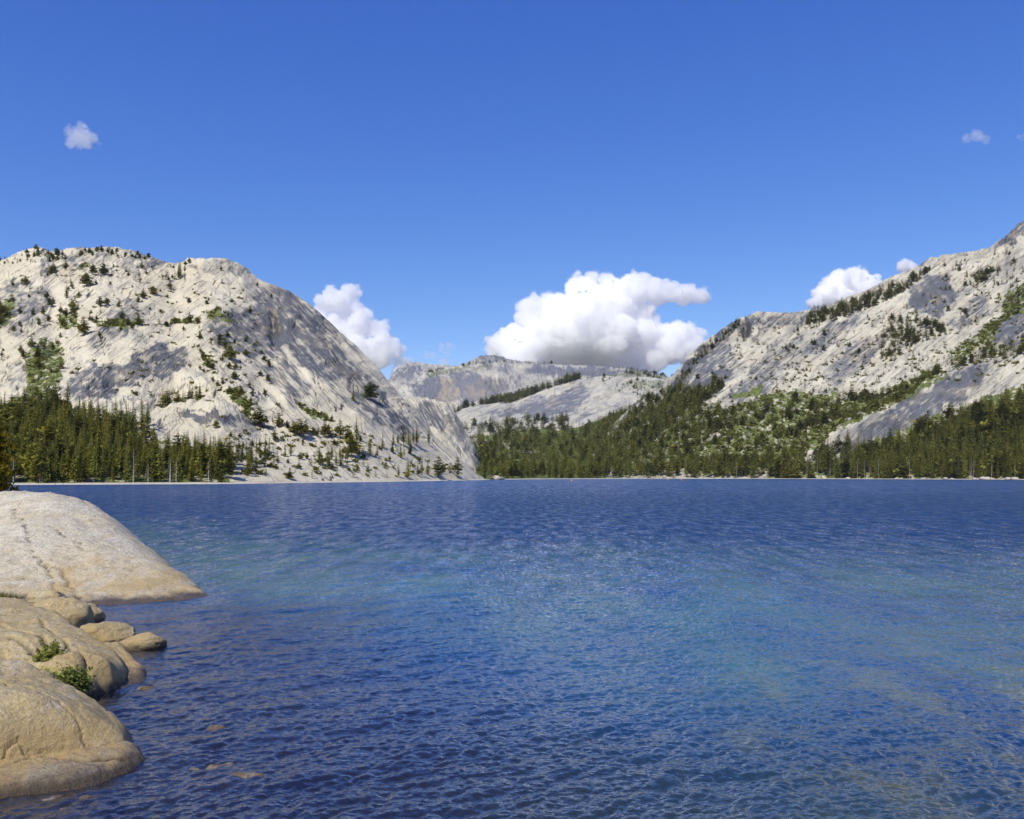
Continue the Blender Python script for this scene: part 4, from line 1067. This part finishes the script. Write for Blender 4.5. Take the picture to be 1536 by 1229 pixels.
# single trees and little groups on the dome
singles = [
 (530, 602, 30, 'f', 1, "slim conifer left of the round pine high on the bare dome flank"),
 (555, 601, 30, 'p', 1.4, "round crowned pine standing alone high on the bare dome flank"),
 (574, 606, 18, 'f', 1, "small conifer just right of the round pine on the dome flank"),
 (535, 680, 55, 'f', 1.35, "tallest and fullest conifer in the middle of the bare dome foot"),
 (527, 686, 36, 'p', 1, "pine at the left foot of the fullest conifer on the dome"),
 (510, 660, 30, 'p', 1.2, "bushy pine up left of the fullest conifer on the dome"),
 (522, 664, 26, 'p', 1, None), (487, 657, 26, 'p', 1.2, "leaning pair of pine crowns on the pale slab"),
 (493, 656, 22, 'p', 1, None), (450, 655, 30, 'p', 1.5, "broad dark pine at the centre of the pale slabs"), (459, 652, 24, 'p', 1.3, None), (440, 650, 20, 'p', 1.2, None),
 (418, 640, 24, 'p', 1.2, "pine on the ledge left of the broad dark pine"), (389, 640, 32, 'p', 1.4, "pine at the edge of the leafy gully"),
 (555, 684, 34, 'f', 1, "narrow conifer right of the fullest conifer on the dome"), (574, 671, 26, 'f', 1, None),
 (566, 684, 22, 'f', 1, None), (597, 666, 20, 'f', 1, None), (605, 670, 34, 'f', 1.2, None), (613, 668, 30, 'f', 1.1, None), (620, 666, 28, 'f', 1, None), (616, 681, 30, 'f', 1.1, None), (625, 668, 36, 'f', 1, None), (590, 668, 22, 'f', 1, None),
 (643, 668, 34, 'f', .8, "slender conifer alone on the right edge of the dome"), (601, 687, 24, 'f', 1, None), (606, 686, 20, 'f', 1, None),
 (612, 718, 34, 'f', 1.1, "dark conifer on the beach, left of the two big shore pines"), (658, 718, 36, 'p', 1.5, "big broad shore pine, left of a pair on the beach"), (686, 717, 34, 'p', 1.1, "narrower shore pine, right of a pair on the beach"),
 (727, 717, 42, 'f', 1.4, "large dark conifer at the right foot of the dome"), (738, 715, 34, 'f', 1.2, None), (746, 716, 28, 'p', 1.2, None),
 (506, 714, 16, 'f', 1, None), (530, 716, 18, 'f', 1, None), (563, 716, 16, 'f', 1, None), (580, 716, 14, 'f', 1, None), (598, 716, 22, 'f', 1, None), (627, 714, 22, 'f', 1, None), (633, 714, 28, 'f', 1, None), (642, 713, 26, 'f', 1, None),
 (434, 719, 14, 'p', 1.3, None), (468, 718, 16, 'f', 1, None), (398, 714, 16, 'f', 1, None), (397, 700, 22, 'p', 1.1, None),
 (398, 682, 30, 'f', 1, None), (404, 678, 26, 'f', 1, None), (390, 680, 28, 'f', 1, None), (385, 679, 24, 'f', 1, None), (410, 680, 20, 'f', 1, None),
 (428, 685, 22, 'f', 1, None), (436, 684, 24, 'f', 1, None), (412, 662, 18, 'p', 1, None), (498, 632, 12, 'p', 1, None), (467, 700, 20, 'f', 1, None), (545, 700, 20, 'f', 1, None), (552, 705, 16, 'f', 1, None),
 (345, 540, 26, 'p', 1.3, "dark pine in the cleft right of the dome centre"), (338, 525, 20, 'p', 1.1, None), (300, 510, 12, 'p', 1, None),
 (130, 430, 22, 'p', 1.6, "dark round tree below the rubbly summit"), (155, 412, 18, 'p', 1.7, None), (140, 412, 16, 'p', 1.5, None), (38, 430, 18, 'p', 1.5, None),
 (126, 503, 30, 'p', 1.2, "tall dark pine on the slab left of the dome centre"), (108, 470, 24, 'p', 1.3, None), (112, 455, 20, 'f', 1, None), (100, 448, 24, 'f', 1.2, None), (0, 475, 26, 'p', 1.5, None),
 (268, 420, 26, 'f', 1.1, None), (270, 418, 30, 'f', 1.1, "spiky conifer topping the clump on the dome skyline"), (262, 420, 20, 'f', 1, None), (250, 420, 20, 'f', 1, None), (243, 420, 16, 'f', 1, None), (210, 425, 20, 'f', 1, None), (203, 422, 14, 'f', 1, None), (230, 442, 14, 'p', 1.4, None), (255, 434, 14, 'p', 1, None), (215, 448, 14, 'p', 1, None), (150, 462, 16, 'p', 1.6, None), (160, 458, 12, 'p', 1.4, None),
 (185, 490, 22, 'f', 1, None), (192, 488, 16, 'p', 1, None), (208, 488, 16, 'p', 1.2, None), (216, 488, 14, 'f', 1, None), (238, 487, 14, 'f', 1, None), (284, 486, 20, 'p', 1, None), (262, 486, 12, 'p', 1, None), (375, 470, 12, 'p', 1.2, None), (310, 457, 8, 'p', 1.4, None),
 (284, 396, 9, 'p', 1.2, None), (278, 398, 7, 'p', 1.2, None), (54, 377, 9, 'p', 1.6, None), (86, 388, 12, 'p', 1.2, None), (300, 555, 9, 'p', 1.2, None), (352, 570, 14, 'p', 1.3, None), (310, 635, 18, 'f', 1, None), (324, 632, 14, 'p', 1, None),
]
for (a, b, hp, kd, wd, lb) in singles: add(LA, a, b, hp, kd, 'dome', wd, lb)
poly_trees(LA, [(480, 705), (530, 700), (528, 690), (478, 690)], 18, 16, 28, 'dome', seed=7)
poly_trees(LA, [(-40, 470), (60, 400), (110, 395), (120, 470), (90, 500), (0, 560), (-40, 600)], 60, 6, 15, 'dome_tiny', seed=8, pp=.6)
poly_trees(LA, [(130, 395), (235, 400), (380, 410), (420, 460), (300, 500), (150, 510), (110, 460)], 70, 4, 11, 'dome_tiny', seed=9, pp=.7, clump=.5)
poly_trees(LA, [(290, 500), (380, 500), (420, 560), (390, 620), (330, 600), (280, 560)], 40, 5, 14, 'dome_tiny', seed=10, pp=.8)
poly_trees(LA, [(340, 715), (710, 716), (640, 680), (520, 650), (420, 640), (345, 650)], 95, 5, 13, 'dome_tiny', seed=11, pp=.6, clump=.3)
poly_trees(LA, [(-40, 402), (25, 386), (60, 378), (95, 384), (150, 377), (210, 385), (236, 394), (210, 392), (150, 381), (100, 390)], 110, 5, 10, 'dome_tiny', seed=12, pp=.5)

# centre shore belt and valley forest
shore_row(745, 1160, 300, 14, 90, 15, 27, 'centre_front', 21)
poly_trees(LG, [(700, 712), (705, 668), (768, 652), (840, 652), (880, 645), (940, 616), (1000, 592), (1050, 600), (1060, 640), (1010, 690), (1000, 712)], 2700, 11, 20, 'valley', seed=22)
poly_trees(LD, [(870, 680), (960, 612), (985, 598), (1015, 580), (1060, 590), (1086, 577), (1078, 592), (1000, 640), (960, 680), (930, 705), (880, 715)], 750, 12, 21, 'valley', seed=23)
poly_trees(LC2, [(660, 660), (700, 640), (760, 632), (860, 628), (860, 650), (760, 660), (680, 680)], 260, 11, 18, 'far', seed=24)
poly_trees(LC2, [(675, 612), (700, 604), (765, 606), (830, 580), (870, 570), (870, 565), (800, 589), (720, 603)], 420, 9, 15, 'far', seed=25)
poly_trees(LC2, [(880, 566), (980, 569), (1000, 578), (980, 600), (930, 590), (880, 575)], 90, 3, 8, 'far', seed=26, clump=.4)
poly_trees(LC1, [(640, 556), (700, 549), (760, 542), (700, 546), (640, 562)], 60, 4, 7, 'far', seed=27)
poly_trees(LC1, [(705, 541), (800, 545), (960, 556), (1000, 562), (1000, 566), (900, 551), (760, 545)], 90, 3, 7, 'far', seed=28)
poly_trees(LC1, [(920, 556), (1010, 565), (1020, 575), (960, 566)], 60, 5, 10, 'far', seed=29)
# right mountain
poly_trees(LD, [(925, 708), (940, 668), (975, 640), (1010, 622), (1060, 606), (1095, 620), (1075, 650), (1020, 690), (990, 710)], 520, 11, 21, 'valley', seed=51)
poly_trees(LD, [(960, 625), (1000, 600), (1045, 585), (1080, 590), (1040, 610), (985, 640)], 130, 9, 17, 'valley', seed=52, clump=.4)
shore_row(1150, 1660, 330, 12, 110, 19, 31, 'right_front', 31)
poly_trees(LD, [(1160, 714), (1250, 702), (1330, 680), (1400, 650), (1470, 628), (1536, 602), (1650, 570), (1650, 722), (1160, 722)], 900, 28, 44, 'right_mid', seed=32)
poly_trees(LD, [(1320, 690), (1400, 657), (1450, 628), (1490, 610), (1536, 596), (1640, 565), (1640, 620), (1480, 665), (1380, 700)], 230, 20, 32, 'right_back', seed=33)
poly_trees(LD, [(1000, 700), (1060, 690), (1200, 695), (1240, 700), (1160, 714), (1000, 716)], 260, 14, 24, 'right_low', seed=34)
poly_trees(LD, [(1010, 690), (1060, 645), (1120, 605), (1160, 600), (1260, 605), (1250, 650), (1200, 690), (1100, 700)], 360, 10, 22, 'right_green', seed=35, clump=.45)
poly_trees(LD, [(1240, 620), (1260, 600), (1330, 590), (1420, 550), (1400, 570), (1330, 610), (1260, 636)], 130, 12, 22, 'right_green', seed=36, clump=.4)
poly_trees(LD, [(1420, 552), (1470, 528), (1536, 510), (1640, 480), (1640, 510), (1536, 535), (1460, 552), (1425, 562)], 190, 12, 20, 'right_line', seed=37)
poly_trees(LD, [(1320, 530), (1335, 480), (1360, 475), (1410, 490), (1420, 505), (1370, 520), (1340, 545), (1310, 540)], 150, 9, 18, 'right_line', seed=38)
poly_trees(LD, [(1205, 490), (1215, 470), (1290, 448), (1340, 430), (1378, 410), (1400, 405), (1345, 445), (1300, 465), (1240, 485)], 300, 8, 16, 'right_line', seed=39)
poly_trees(LD, [(1450, 430), (1480, 400), (1500, 405), (1480, 425), (1460, 440)], 34, 8, 15, 'right_line', seed=40)
poly_trees(LD, [(1400, 400), (1450, 385), (1530, 350), (1600, 320), (1600, 420), (1500, 460), (1420, 440)], 110, 5, 12, 'right_line', seed=41, clump=.45)
poly_trees(LD, [(1010, 575), (1060, 515), (1110, 480), (1110, 492), (1050, 540), (1020, 585)], 150, 5, 11, 'right_line', seed=42)
poly_trees(LD, [(1120, 480), (1300, 470), (1400, 420), (1536, 400), (1536, 520), (1300, 590), (1050, 640), (1020, 600)], 300, 5, 12, 'right_line', seed=43, clump=.55)
poly_trees(LD, [(1040, 590), (1080, 575), (1084, 582), (1040, 605)], 40, 14, 24, 'valley', seed=44)

STAND = {
 'left_front': ("dense conifer stand on the left shore, front row above the sand", "conifers of the left shore forest"),
 'left_mid': ("conifer within the dense left shore forest, behind the front row", "conifers of the left shore forest"),
 'left_back': ("conifer at the top edge of the left forest against pale rock", "conifers of the left shore forest"),
 'left_gully': ("conifer in the green gully climbing the left slope", "conifers of the left gully"),
 'bench': ("conifer in the short row on the rock bench above the left forest", "conifers on the rock bench"),
 'left_end': ("conifer at the thinning right end of the left forest", "conifers at the end of the left forest"),
 'dome': ("small conifer rooted in the bare granite of the dome", "scattered conifers on the dome"),
 'dome_tiny': ("tiny conifer dotted over the dome", "scattered conifers on the dome"),
 'centre_front': ("conifer in the even dark belt along the central far shore", "conifers of the central shore belt"),
 'right_front': ("tall conifer at the water edge of the right shore forest", "conifers of the right shore forest"),
 'right_mid': ("tall conifer on the slope of the right shore forest", "conifers of the right shore forest"),
 'right_back': ("conifer at the upper edge of the right forest below the slab", "conifers of the right shore forest"),
 'right_low': ("conifer at the foot of the green right slope", "conifers of the green right slope"),
 'right_green': ("conifer among scrub on the green right slope", "conifers of the green right slope"),
 'right_line': ("conifer in a diagonal line across the right mountain", "conifers of the right mountain"),
 'valley': ("conifer in the forest that fills the valley", "conifers of the valley forest"),
 'far': ("conifer on the far domes", "conifers on the far domes"),
}
WHERE = [(60, "near the left edge of the photo"), (120, "left of the pale dead snag"), (260, "around the pale dead snag"), (345, "towards the bare dome")]
inview = [t for t in trees if -10 < t['px'] < 1546]
inview.sort(key=lambda t: -t['hp'] - (1000 if t['label'] else 0) - (30 if t['stand'] == 'dome' else 0) - (6 if t['stand'].endswith('front') or t['stand'] == 'bench' else 0))
solo = inview[:300]
solo_ids = set(map(id, solo))
for i, t in enumerate(solo):
    k = (i * 5 + 3) % NV
    o = bpy.data.objects.new("pine_tree" if t['kind'] == 'p' else "fir_tree", None); link(o)
    o.location = (t['x'], t['y'], t['z'] - .25)
    s = t['h']; o.scale = (s * t['wide'] * 1.12, s * t['wide'] * 1.12, s)
    o.rotation_euler = (random.gauss(0, .015), random.gauss(0, .015), random.random() * 6.28)
    a = CRP[k % 4] if t['kind'] == 'p' else CR[k]; b = TRP[k % 4] if t['kind'] == 'p' else TR[k]
    c = bpy.data.objects.new("crown", a); link(c, o)
    c = bpy.data.objects.new("trunk", b); link(c, o)
    base, grp = STAND[t['stand']]
    lab = t['label']
    if not lab:
        lab = base
        if t['stand'].startswith('left'):
            lab = base + ", " + next((w_ for e, w_ in WHERE if t['px'] < e), WHERE[-1][1])
        elif t['stand'].startswith('right'):
            lab = base + (", near the right edge of the photo" if t['px'] > 1400 else ", towards the valley")
        elif t['stand'] == 'dome':
            lab = ("pine" if t['kind'] == 'p' else "slim conifer") + (" on the bare foot of the dome near the water" if t['z'] < 40 else " on the upper granite of the dome")
            grp = grp + (" low" if t['z'] < 40 else " high")
        if t['stand'] == 'left_front': lab = lab.replace("dense conifer stand on the left shore, front row above the sand", "conifer in the front row above the sand of the left shore")
        words_ = lab.split()
        tag(o, " ".join(words_[:16]), "tree", grp)
    else:
        tag(o, lab, "tree")

rest = [t for t in trees if id(t) not in solo_ids]
def merge(rest, name, mat, label):
    V = []; FF = []; TI = []; TV = []; TF = []
    n0 = 0
    for i, t in enumerate(rest):
        if t['hp'] > 26: v, f = VAR[i % NV][0] if t['kind'] == 'f' else VARP[i % 4][0]
        else: v, f = LOW[i % 6][0] if t['kind'] == 'f' else VARP[i % 4][0]
        a = random.random() * 6.28; c, s = math.cos(a), math.sin(a)
        w_ = t['wide'] * t['h'] * (.85 + .4 * random.random()) * (1.3 if t['hp'] < 16 else 1.1)
        q = np.stack([(v[:, 0] * c - v[:, 1] * s) * w_, (v[:, 0] * s + v[:, 1] * c) * w_, v[:, 2] * t['h']], -1) + np.array([t['x'], t['y'], t['z'] - .3])
        V.append(q); FF.append(f + n0); TI.append(np.full(len(v), random.random())); n0 += len(v)
    me = mesh_from(name, np.concatenate(V), np.concatenate(FF), False)
    attr(me, "tint", np.concatenate(TI))
    return tag(mobj(name, me, mat), label, "forest", kind="stuff")
merge(rest, "forest", M_PINE_FAR, "dark conifer forest filling the valley and the slopes")

# low scrub on the slopes
def scrub(L, polys, n, size, seed, clump=.0):
    r = np.random.default_rng(seed); C = []
    for poly, k in zip(polys, n):
        P = np.array(poly, float); lo = P.min(0); hi = P.max(0)
        q = lo + (hi - lo) * r.random((k * 6, 2)); q = q[inpoly(q[:, 0], q[:, 1], poly)]
        if clump: q = q[fbm(q[:, 0] / 14, q[:, 1] / 9, 3, seed) > clump - .5]
        q = q[:k]
        X, Y, z = L.at(q[:, 0], q[:, 1])
        for x, y, zz in zip(X, Y, z):
            s = size * (.5 + r.random())
            m_ = 26
            p = r.normal(size=(m_, 3)) * .5; p[:, 2] = np.abs(p[:, 2]) * .8
            C.append(np.concatenate([np.array([x, y, zz]) + p * s, np.full((m_, 1), s)], 1))
    C = np.concatenate(C)
    return C, r
parts = []
Cs, r_ = scrub(LD, vegD[:3] + [[(1100, 490), (1300, 480), (1536, 400), (1536, 560), (1300, 600), (1050, 640)]], [1100, 500, 300, 500], 3.0, 5, .35); parts.append(Cs)
Cs, r2_ = scrub(LA, vegA[:6] + vegA[7:] + [[(20, 400), (230, 400), (420, 440), (420, 620), (350, 640), (60, 560)], [(340, 715), (700, 716), (520, 640), (350, 640)]], [30, 40, 60, 60, 70, 50, 50, 20, 30, 20, 260, 160], 1.8, 6, .3); parts.append(Cs)
Cs = np.concatenate(parts)
v, f = leaves_mesh(Cs[:, :3], r_, 1.0, 1.3)
cen = np.repeat(Cs[:, :3], 4, 0); v = cen + (v - cen) * np.repeat(Cs[:, 3:4], 4, 0) * .55
tag(mobj("scrub", mesh_from("scrub", v, f, False), M_SHRUB), "low green scrub on ledges and slopes of the mountains", "scrub", kind="stuff")

# ------------------------------------------------------------------ dead snags
def snag(loc, h, seed, label):
    r = np.random.default_rng(seed)
    vs = []; fs = []
    def tube(p, rad):
        k = len(vs)
        for q, w_ in zip(p, rad):
            for a in range(5): vs.append(np.array(q) + w_ * np.array([math.cos(a * 1.2566), math.sin(a * 1.2566), 0]))
        for i in range(len(p) - 1):
            for a in range(5): fs.append([k + i * 5 + a, k + i * 5 + (a + 1) % 5, k + i * 5 + 5 + (a + 1) % 5, k + i * 5 + 5 + a])
    o = bpy.data.objects.new("dead_tree", None); link(o); o.location = loc
    tube([(0, 0, 0), (.05, 0, h * .4), (.1, .1, h * .8), (.12, .1, h)], [.19, .15, .08, .02])
    mobj("trunk", mesh_from("trunk", np.array(vs), np.array(fs)), M_SNAG, o)
    vs.clear(); fs.clear()
    for i in range(34):
        z = h * (.15 + .8 * r.random()); a = r.random() * 6.28; l = h * .16 * (1.1 - z / h) * (.5 + r.random()) + .3
        tube([(.05, 0, z), (l * .6 * math.cos(a), l * .6 * math.sin(a), z + l * .05), (l * math.cos(a), l * math.sin(a), z - l * .2)], [.07, .05, .015])
    mobj("branch", mesh_from("branch", np.array(vs), np.array(fs)), M_SNAG, o)
    return tag(o, label, "dead tree")
for (u, d, hp, lb) in [(200, 9, 52, "tall pale dead snag in front of the left shore forest"), (222, 9, 30, "shorter grey dead snag right of the tall pale one"), (917, 10, 24, "leaning white dead snag on the central far shore"),
                       (1105, 10, 26, "thin white dead trunk left of centre on the right shore belt"), (1152, 8, 26, "paler of the dead trunks where the right shore forest begins"), (1364, 9, 36, "tall thin grey trunk in the right shore forest"),
                       (1286, 9, 30, "pale bare trunk at the left of the right shore forest"), (1437, 10, 34, "pale dead trunk left of the shore boulders on the right"), (20, 10, 40, "bare grey trunk at the left end of the left forest"), (968, 8, 14, "short white stump-like snag on the central shore")]:
    Y = float(shoreY(u)) + d
    snag(((u - 768) / F * Y, Y, .5), hp * Y / F, int(u), lb)

rs = np.random.default_rng(77)
for i in range(18):
    right = i < 12
    u = (1180 + 350 * rs.random()) if right else (40 + 280 * rs.random())
    d = 9 + 8 * rs.random(); Y = float(shoreY(u)) + d
    o = snag(((u - 768) / F * Y, Y, .6), (24 + 14 * rs.random()) * Y / F, 200 + i, "thin bare pale trunk standing among the right shore conifers" if right else "thin bare pale trunk standing among the left shore conifers")
    o["group"] = "bare trunks in the right shore forest" if right else "bare trunks in the left shore forest"

# ------------------------------------------------------------------ boulders along the far shore
M_WHITE = mat_rock("shore_boulder_granite", (.62, .59, .53), (.56, .52, .45), (.50, .42, .32))
for i, (u, d, rr) in enumerate([(744, 4, 5.0), (750, 6, 4), (1272, 2, 2.6), (1345, 0, 2.4), (1352, 0, 2.0), (1418, 0, 2.6), (1428, 2, 1.8), (1462, 1, 2.2), (1474, 1, 3.4), (1481, 2, 3.2), (1488, 1, 2.2), (1512, 0, 3.0), (1522, 1, 3.2), (1498, 0, 1.6), (1300, 2, 1.6), (1205, 2, 1.5)]):
    Y = float(shoreY(u)) + d
    places = ["left of two pale boulders at the right foot of the dome", "right of two pale boulders at the right foot of the dome", "lone pale boulder left on the right shore", "left one of a close pair of shore boulders", "right one of a close pair of shore boulders", "pale boulder left of the boulder cluster on the right shore", "small boulder beside the pale one left of the cluster",
              "first boulder of the cluster on the right shore", "biggest boulder of the cluster on the right shore", "second biggest boulder of the right shore cluster", "last boulder of the cluster on the right shore", "flat pale boulder near the right edge of the shore", "rightmost pale boulder on the far shore", "small boulder between the cluster and the flat ones", "small pale boulder left of the close pair", "small pale boulder at the start of the right beach"]
    tag(boulder("boulder", ((u - 768) / F * Y, Y, rr * .22), (rr * 1.2, rr * .9, rr * .7), M_WHITE, 50 + i, 3, .2, i), places[i], "boulder")

# ------------------------------------------------------------------ buoys
M_BUOY = mat_simple("buoy_orange", (.62, .16, .06), .45, .15)
M_BWH = mat_simple("buoy_white", (.75, .72, .68), .5, .1)
def lathe(prof, n=16):
    vs = []; fs = []
    for (r, z) in prof:
        for a in range(n): vs.append((r * math.cos(a / n * 6.2832), r * math.sin(a / n * 6.2832), z))
    for i in range(len(prof) - 1):
        for a in range(n): fs.append([i * n + a, i * n + (a + 1) % n, (i + 1) * n + (a + 1) % n, (i + 1) * n + a])
    return np.array(vs), np.array(fs)
for (px, py, s, lb) in [(75, 741.5, .42, "small orange buoy floating beyond the pale slab on the left"), (857, 722.5, 1.1, "orange and white buoy on the water below the big cloud"), (1002, 720.3, 1.0, "left of two tiny orange buoys off the central shore"), (1022, 720.3, 1.2, "right of two tiny orange buoys off the central shore")]:
    x, y, _ = W0(px, py)
    o = bpy.data.objects.new("buoy", None); link(o); o.location = (x, y, 0)
    v, f = lathe([(.01, -.3), (.55, -.25), (.8, 0), (.75, .3), (.45, .55), (.2, .62)]); mobj("float", mesh_from("float", v * s, f), M_BUOY, o)
    v, f = lathe([(.2, .6), (.16, 1.0), (.28, 1.05), (.22, 1.35), (.01, 1.42)]); mobj("top", mesh_from("top", v * s, f), M_BWH, o)
    tag(o, lb, "buoy")

# ------------------------------------------------------------------ young pine at the left edge
def young_pine(loc, h, seed, label):
    o = bpy.data.objects.new("pine_tree", None); link(o); o.location = loc
    cr, tr_ = conifer(seed, h, .24, 34, 9, 6, .04, .1, .5, pine=True)
    # break every branch pad into many small needle tufts
    r = np.random.default_rng(seed)
    v = cr[0].reshape(-1, 4, 3); cen = v.mean(1)
    c = np.repeat(cen, 16, 0) + r.normal(size=(len(cen) * 16, 3)) * np.array([.10, .10, .07])
    lv, lf = leaves_mesh(c, r, .10, 2.4)
    mobj("crown", mesh_from("crown", lv, lf, False), M_PINE_YOUNG, o)
    mobj("trunk", mesh_from("trunk", tr_[0], tr_[1]), M_BARK, o)
    return tag(o, label, "tree")
x, y, _ = W(-22, 742, 47)
young_pine((x, y, 1.4), 6.4, 5, "yellow-green young pine cut off by the left edge of the photo")

# ------------------------------------------------------------------ clouds
def cloud(puffs, Yc, dens, label, seed, vox=None, aniso=.0, levels=2, sq=1.0):
    """puffs (px, py, r) around distance Yc: a real body of vapour with depth"""
    r = np.random.default_rng(seed); k = Yc / F
    sp = []
    for (px, py, rp) in puffs:
        R = rp * k * .97
        c = np.array([(px - 768) * k, Yc + r.normal() * R * .30, CAMH + (HOR - py) * k])
        sp.append((c, R))
        lvl = [(c, R)]
        for lv in range(levels):
            nl = []
            for (c0, R0) in lvl:
                for _ in range(12 if lv == 0 else 5):
                    d = r.normal(size=3); d /= np.linalg.norm(d); d[2] = d[2] * .8 + .15
                    R1 = R0 * (.28 + .24 * r.random())
                    nl.append((c0 + d * R0 * (.82 + .2 * r.random()), R1))
            sp += nl; lvl = nl
    global ICO
    if 'ICO' not in globals():
        ICO = {}
        for q in (1, 2):
            bm = bmesh.new(); bmesh.ops.create_icosphere(bm, subdivisions=q, radius=1)
            ICO[q] = (np.array([x.co for x in bm.verts]), np.array([[y.index for y in p.verts] for p in bm.faces])); bm.free()
    VV = []; FF = []; n0 = 0
    for c, R in sp:
        if R < 1.2 * k: continue
        v_, f_ = ICO[2 if R > 8 * k else 1]
        VV.append(v_ * R + c); FF.append(f_ + n0); n0 += len(v_)
    me = mesh_from("cloud", np.concatenate(VV), np.concatenate(FF))
    o = bpy.data.objects.new("cloud", me); link(o)
    md = o.modifiers.new("r", 'REMESH'); md.mode = 'VOXEL'; md.voxel_size = vox or 1.1 * k
    md2 = o.modifiers.new("s", 'SMOOTH'); md2.iterations = 1
    dg = bpy.context.evaluated_depsgraph_get()
    me2 = bpy.data.meshes.new_from_object(o.evaluated_get(dg))
    o.modifiers.clear(); o.data = me2
    n = len(me2.vertices); co = np.zeros(n * 3, np.float32); me2.vertices.foreach_get("co", co); co = co.reshape(-1, 3)
    no = np.zeros(n * 3, np.float32); me2.vertices.foreach_get("normal", no); no = no.reshape(-1, 3)
    s = 14 * k
    d = fbm(co[:, 0] / s + co[:, 1] / s * .7, co[:, 2] / s - co[:, 1] / s * .6, 5, seed, .6)
    s2 = 4.5 * k
    d2 = np.abs(fbm(co[:, 0] / s2 + co[:, 1] / s2 * .7, co[:, 2] / s2 - co[:, 1] / s2 * .6, 3, seed + 3, .6))
    co = co + no * ((d * 5.0 + (.4 - d2) * 3.4) * k * sq)[:, None]
    me2.vertices.foreach_set("co", co.ravel().astype(np.float32)); me2.update()
    mt = bpy.data.materials.new("cloud_vapour"); mt.use_nodes = True; t = mt.node_tree; t.nodes.clear()
    ou = t.nodes.new("ShaderNodeOutputMaterial"); pv = t.nodes.new("ShaderNodeVolumePrincipled")
    pv.inputs["Color"].default_value = (1, 1, 1, 1); pv.inputs["Density"].default_value = dens; pv.inputs["Anisotropy"].default_value = aniso
    t.links.new(pv.outputs[0], ou.inputs["Volume"])
    me2.materials.clear(); me2.materials.append(mt)
    if dens > .01:      # thin torn vapour round the body
        me3 = me2.copy(); me3.name = "wispy_edge"
        d3 = fbm(co[:, 0] / (22 * k) + co[:, 1] / (30 * k), co[:, 2] / (12 * k), 5, seed + 40, .6)
        co3 = co + no * (np.clip(.9 + d3 * 6.5, -1.5, 7) * k)[:, None]
        me3.vertices.foreach_set("co", co3.ravel().astype(np.float32)); me3.update()
        mt3 = mt.copy(); mt3.name = "cloud_thin_vapour"
        mt3.node_tree.nodes["Principled Volume"].inputs["Density"].default_value = .0024
        me3.materials.clear(); me3.materials.append(mt3)
        link(bpy.data.objects.new("wispy_edge", me3), o)
    return tag(o, label, "cloud")
CY = 9000
cloud([(748, 520, 20), (772, 508, 24), (800, 478, 24), (812, 510, 34), (838, 470, 30), (868, 436, 22), (878, 432, 20), (878, 470, 44), (920, 436, 21), (948, 436, 24), (975, 436, 20), (930, 465, 36), (985, 445, 16), (1008, 441, 13), (1032, 442, 14), (1052, 447, 11), (900, 510, 48), (850, 520, 45), (955, 500, 34), (780, 545, 34), (930, 540, 36), (1012, 502, 17), (1030, 512, 19), (1005, 525, 24), (1040, 525, 16), (980, 540, 22), (1050, 502, 9), (1000, 438, 16), (1024, 443, 15), (1045, 447, 11), (1060, 449, 7), (1000, 507, 22), (1026, 502, 17), (1036, 532, 20), (900, 470, 38), (915, 500, 44), (865, 500, 46), (830, 505, 40), (800, 520, 38)], CY, .014, "big white cumulus cloud rising over the head of the valley", 3)
cloud([(508, 455, 20), (528, 444, 13), (488, 462, 14), (535, 465, 12), (562, 497, 18), (545, 488, 9), (590, 526, 15), (530, 505, 30), (602, 545, 11), (568, 535, 22), (600, 565, 14), (540, 540, 30), (480, 480, 16), (515, 480, 24), (540, 488, 20), (505, 505, 24), (575, 512, 18)], CY, .013, "white cumulus cloud behind the steep flank of the left dome", 5)
cloud([(1260, 428, 22), (1285, 422, 18), (1238, 442, 16), (1305, 428, 13), (1262, 455, 28), (1300, 445, 20), (1322, 430, 8), (1222, 455, 10)], CY, .024, "white cumulus cloud peeking over the ridge on the right", 7)
cloud([(1354, 400, 9), (1364, 403, 9), (1371, 405, 6)], CY, .024, "small bright cloud puff touching the right ridge", 9)
cloud([(112, 198, 11), (124, 202, 13), (138, 206, 10), (118, 212, 12), (104, 212, 8), (132, 214, 8), (116, 192, 8), (144, 213, 6), (121, 207, 16)], 7000, .0045, "small thin round cloud high at the upper left", 11, sq=1.5)
cloud([(1452, 207, 6), (1462, 205, 7), (1472, 208, 6), (1480, 210, 4), (1465, 207, 8)], 7000, .0050, "small thin cloud high at the upper right", 13, sq=1.3)
cloud([(1528, 207, 3), (1536, 209, 4)], 7000, .0035, "tiny cloud scrap at the right edge of the photo", 15, sq=1.8)
cloud([(663, 521, 5), (673, 521, 6), (680, 524, 5), (672, 532, 5), (650, 534, 6), (640, 535, 4), (662, 545, 7)], CY, .0040, "faint cloud scrap between the left cloud and the big one", 17, sq=1.6)

# ------------------------------------------------------------------ thin mountain air
bm = bmesh.new(); bmesh.ops.create_cube(bm, size=1)
me = bpy.data.meshes.new("haze"); bm.to_mesh(me); bm.free()
hz = bpy.data.objects.new("haze", me); link(hz)
hz.scale = (12400, 6560, 1540); hz.location = (0, 3180, 640)
mh = bpy.data.materials.new("haze"); mh.use_nodes = True; t = mh.node_tree; t.nodes.clear()
ou = t.nodes.new("ShaderNodeOutputMaterial"); pv = t.nodes.new("ShaderNodeVolumePrincipled")
pv.inputs["Color"].default_value = (.70, .82, 1, 1); pv.inputs["Density"].default_value = .000014
t.links.new(pv.outputs[0], ou.inputs["Volume"])
me.materials.append(mh)
tag(hz, "thin blue mountain air over the lake and valley", "haze", kind="stuff")
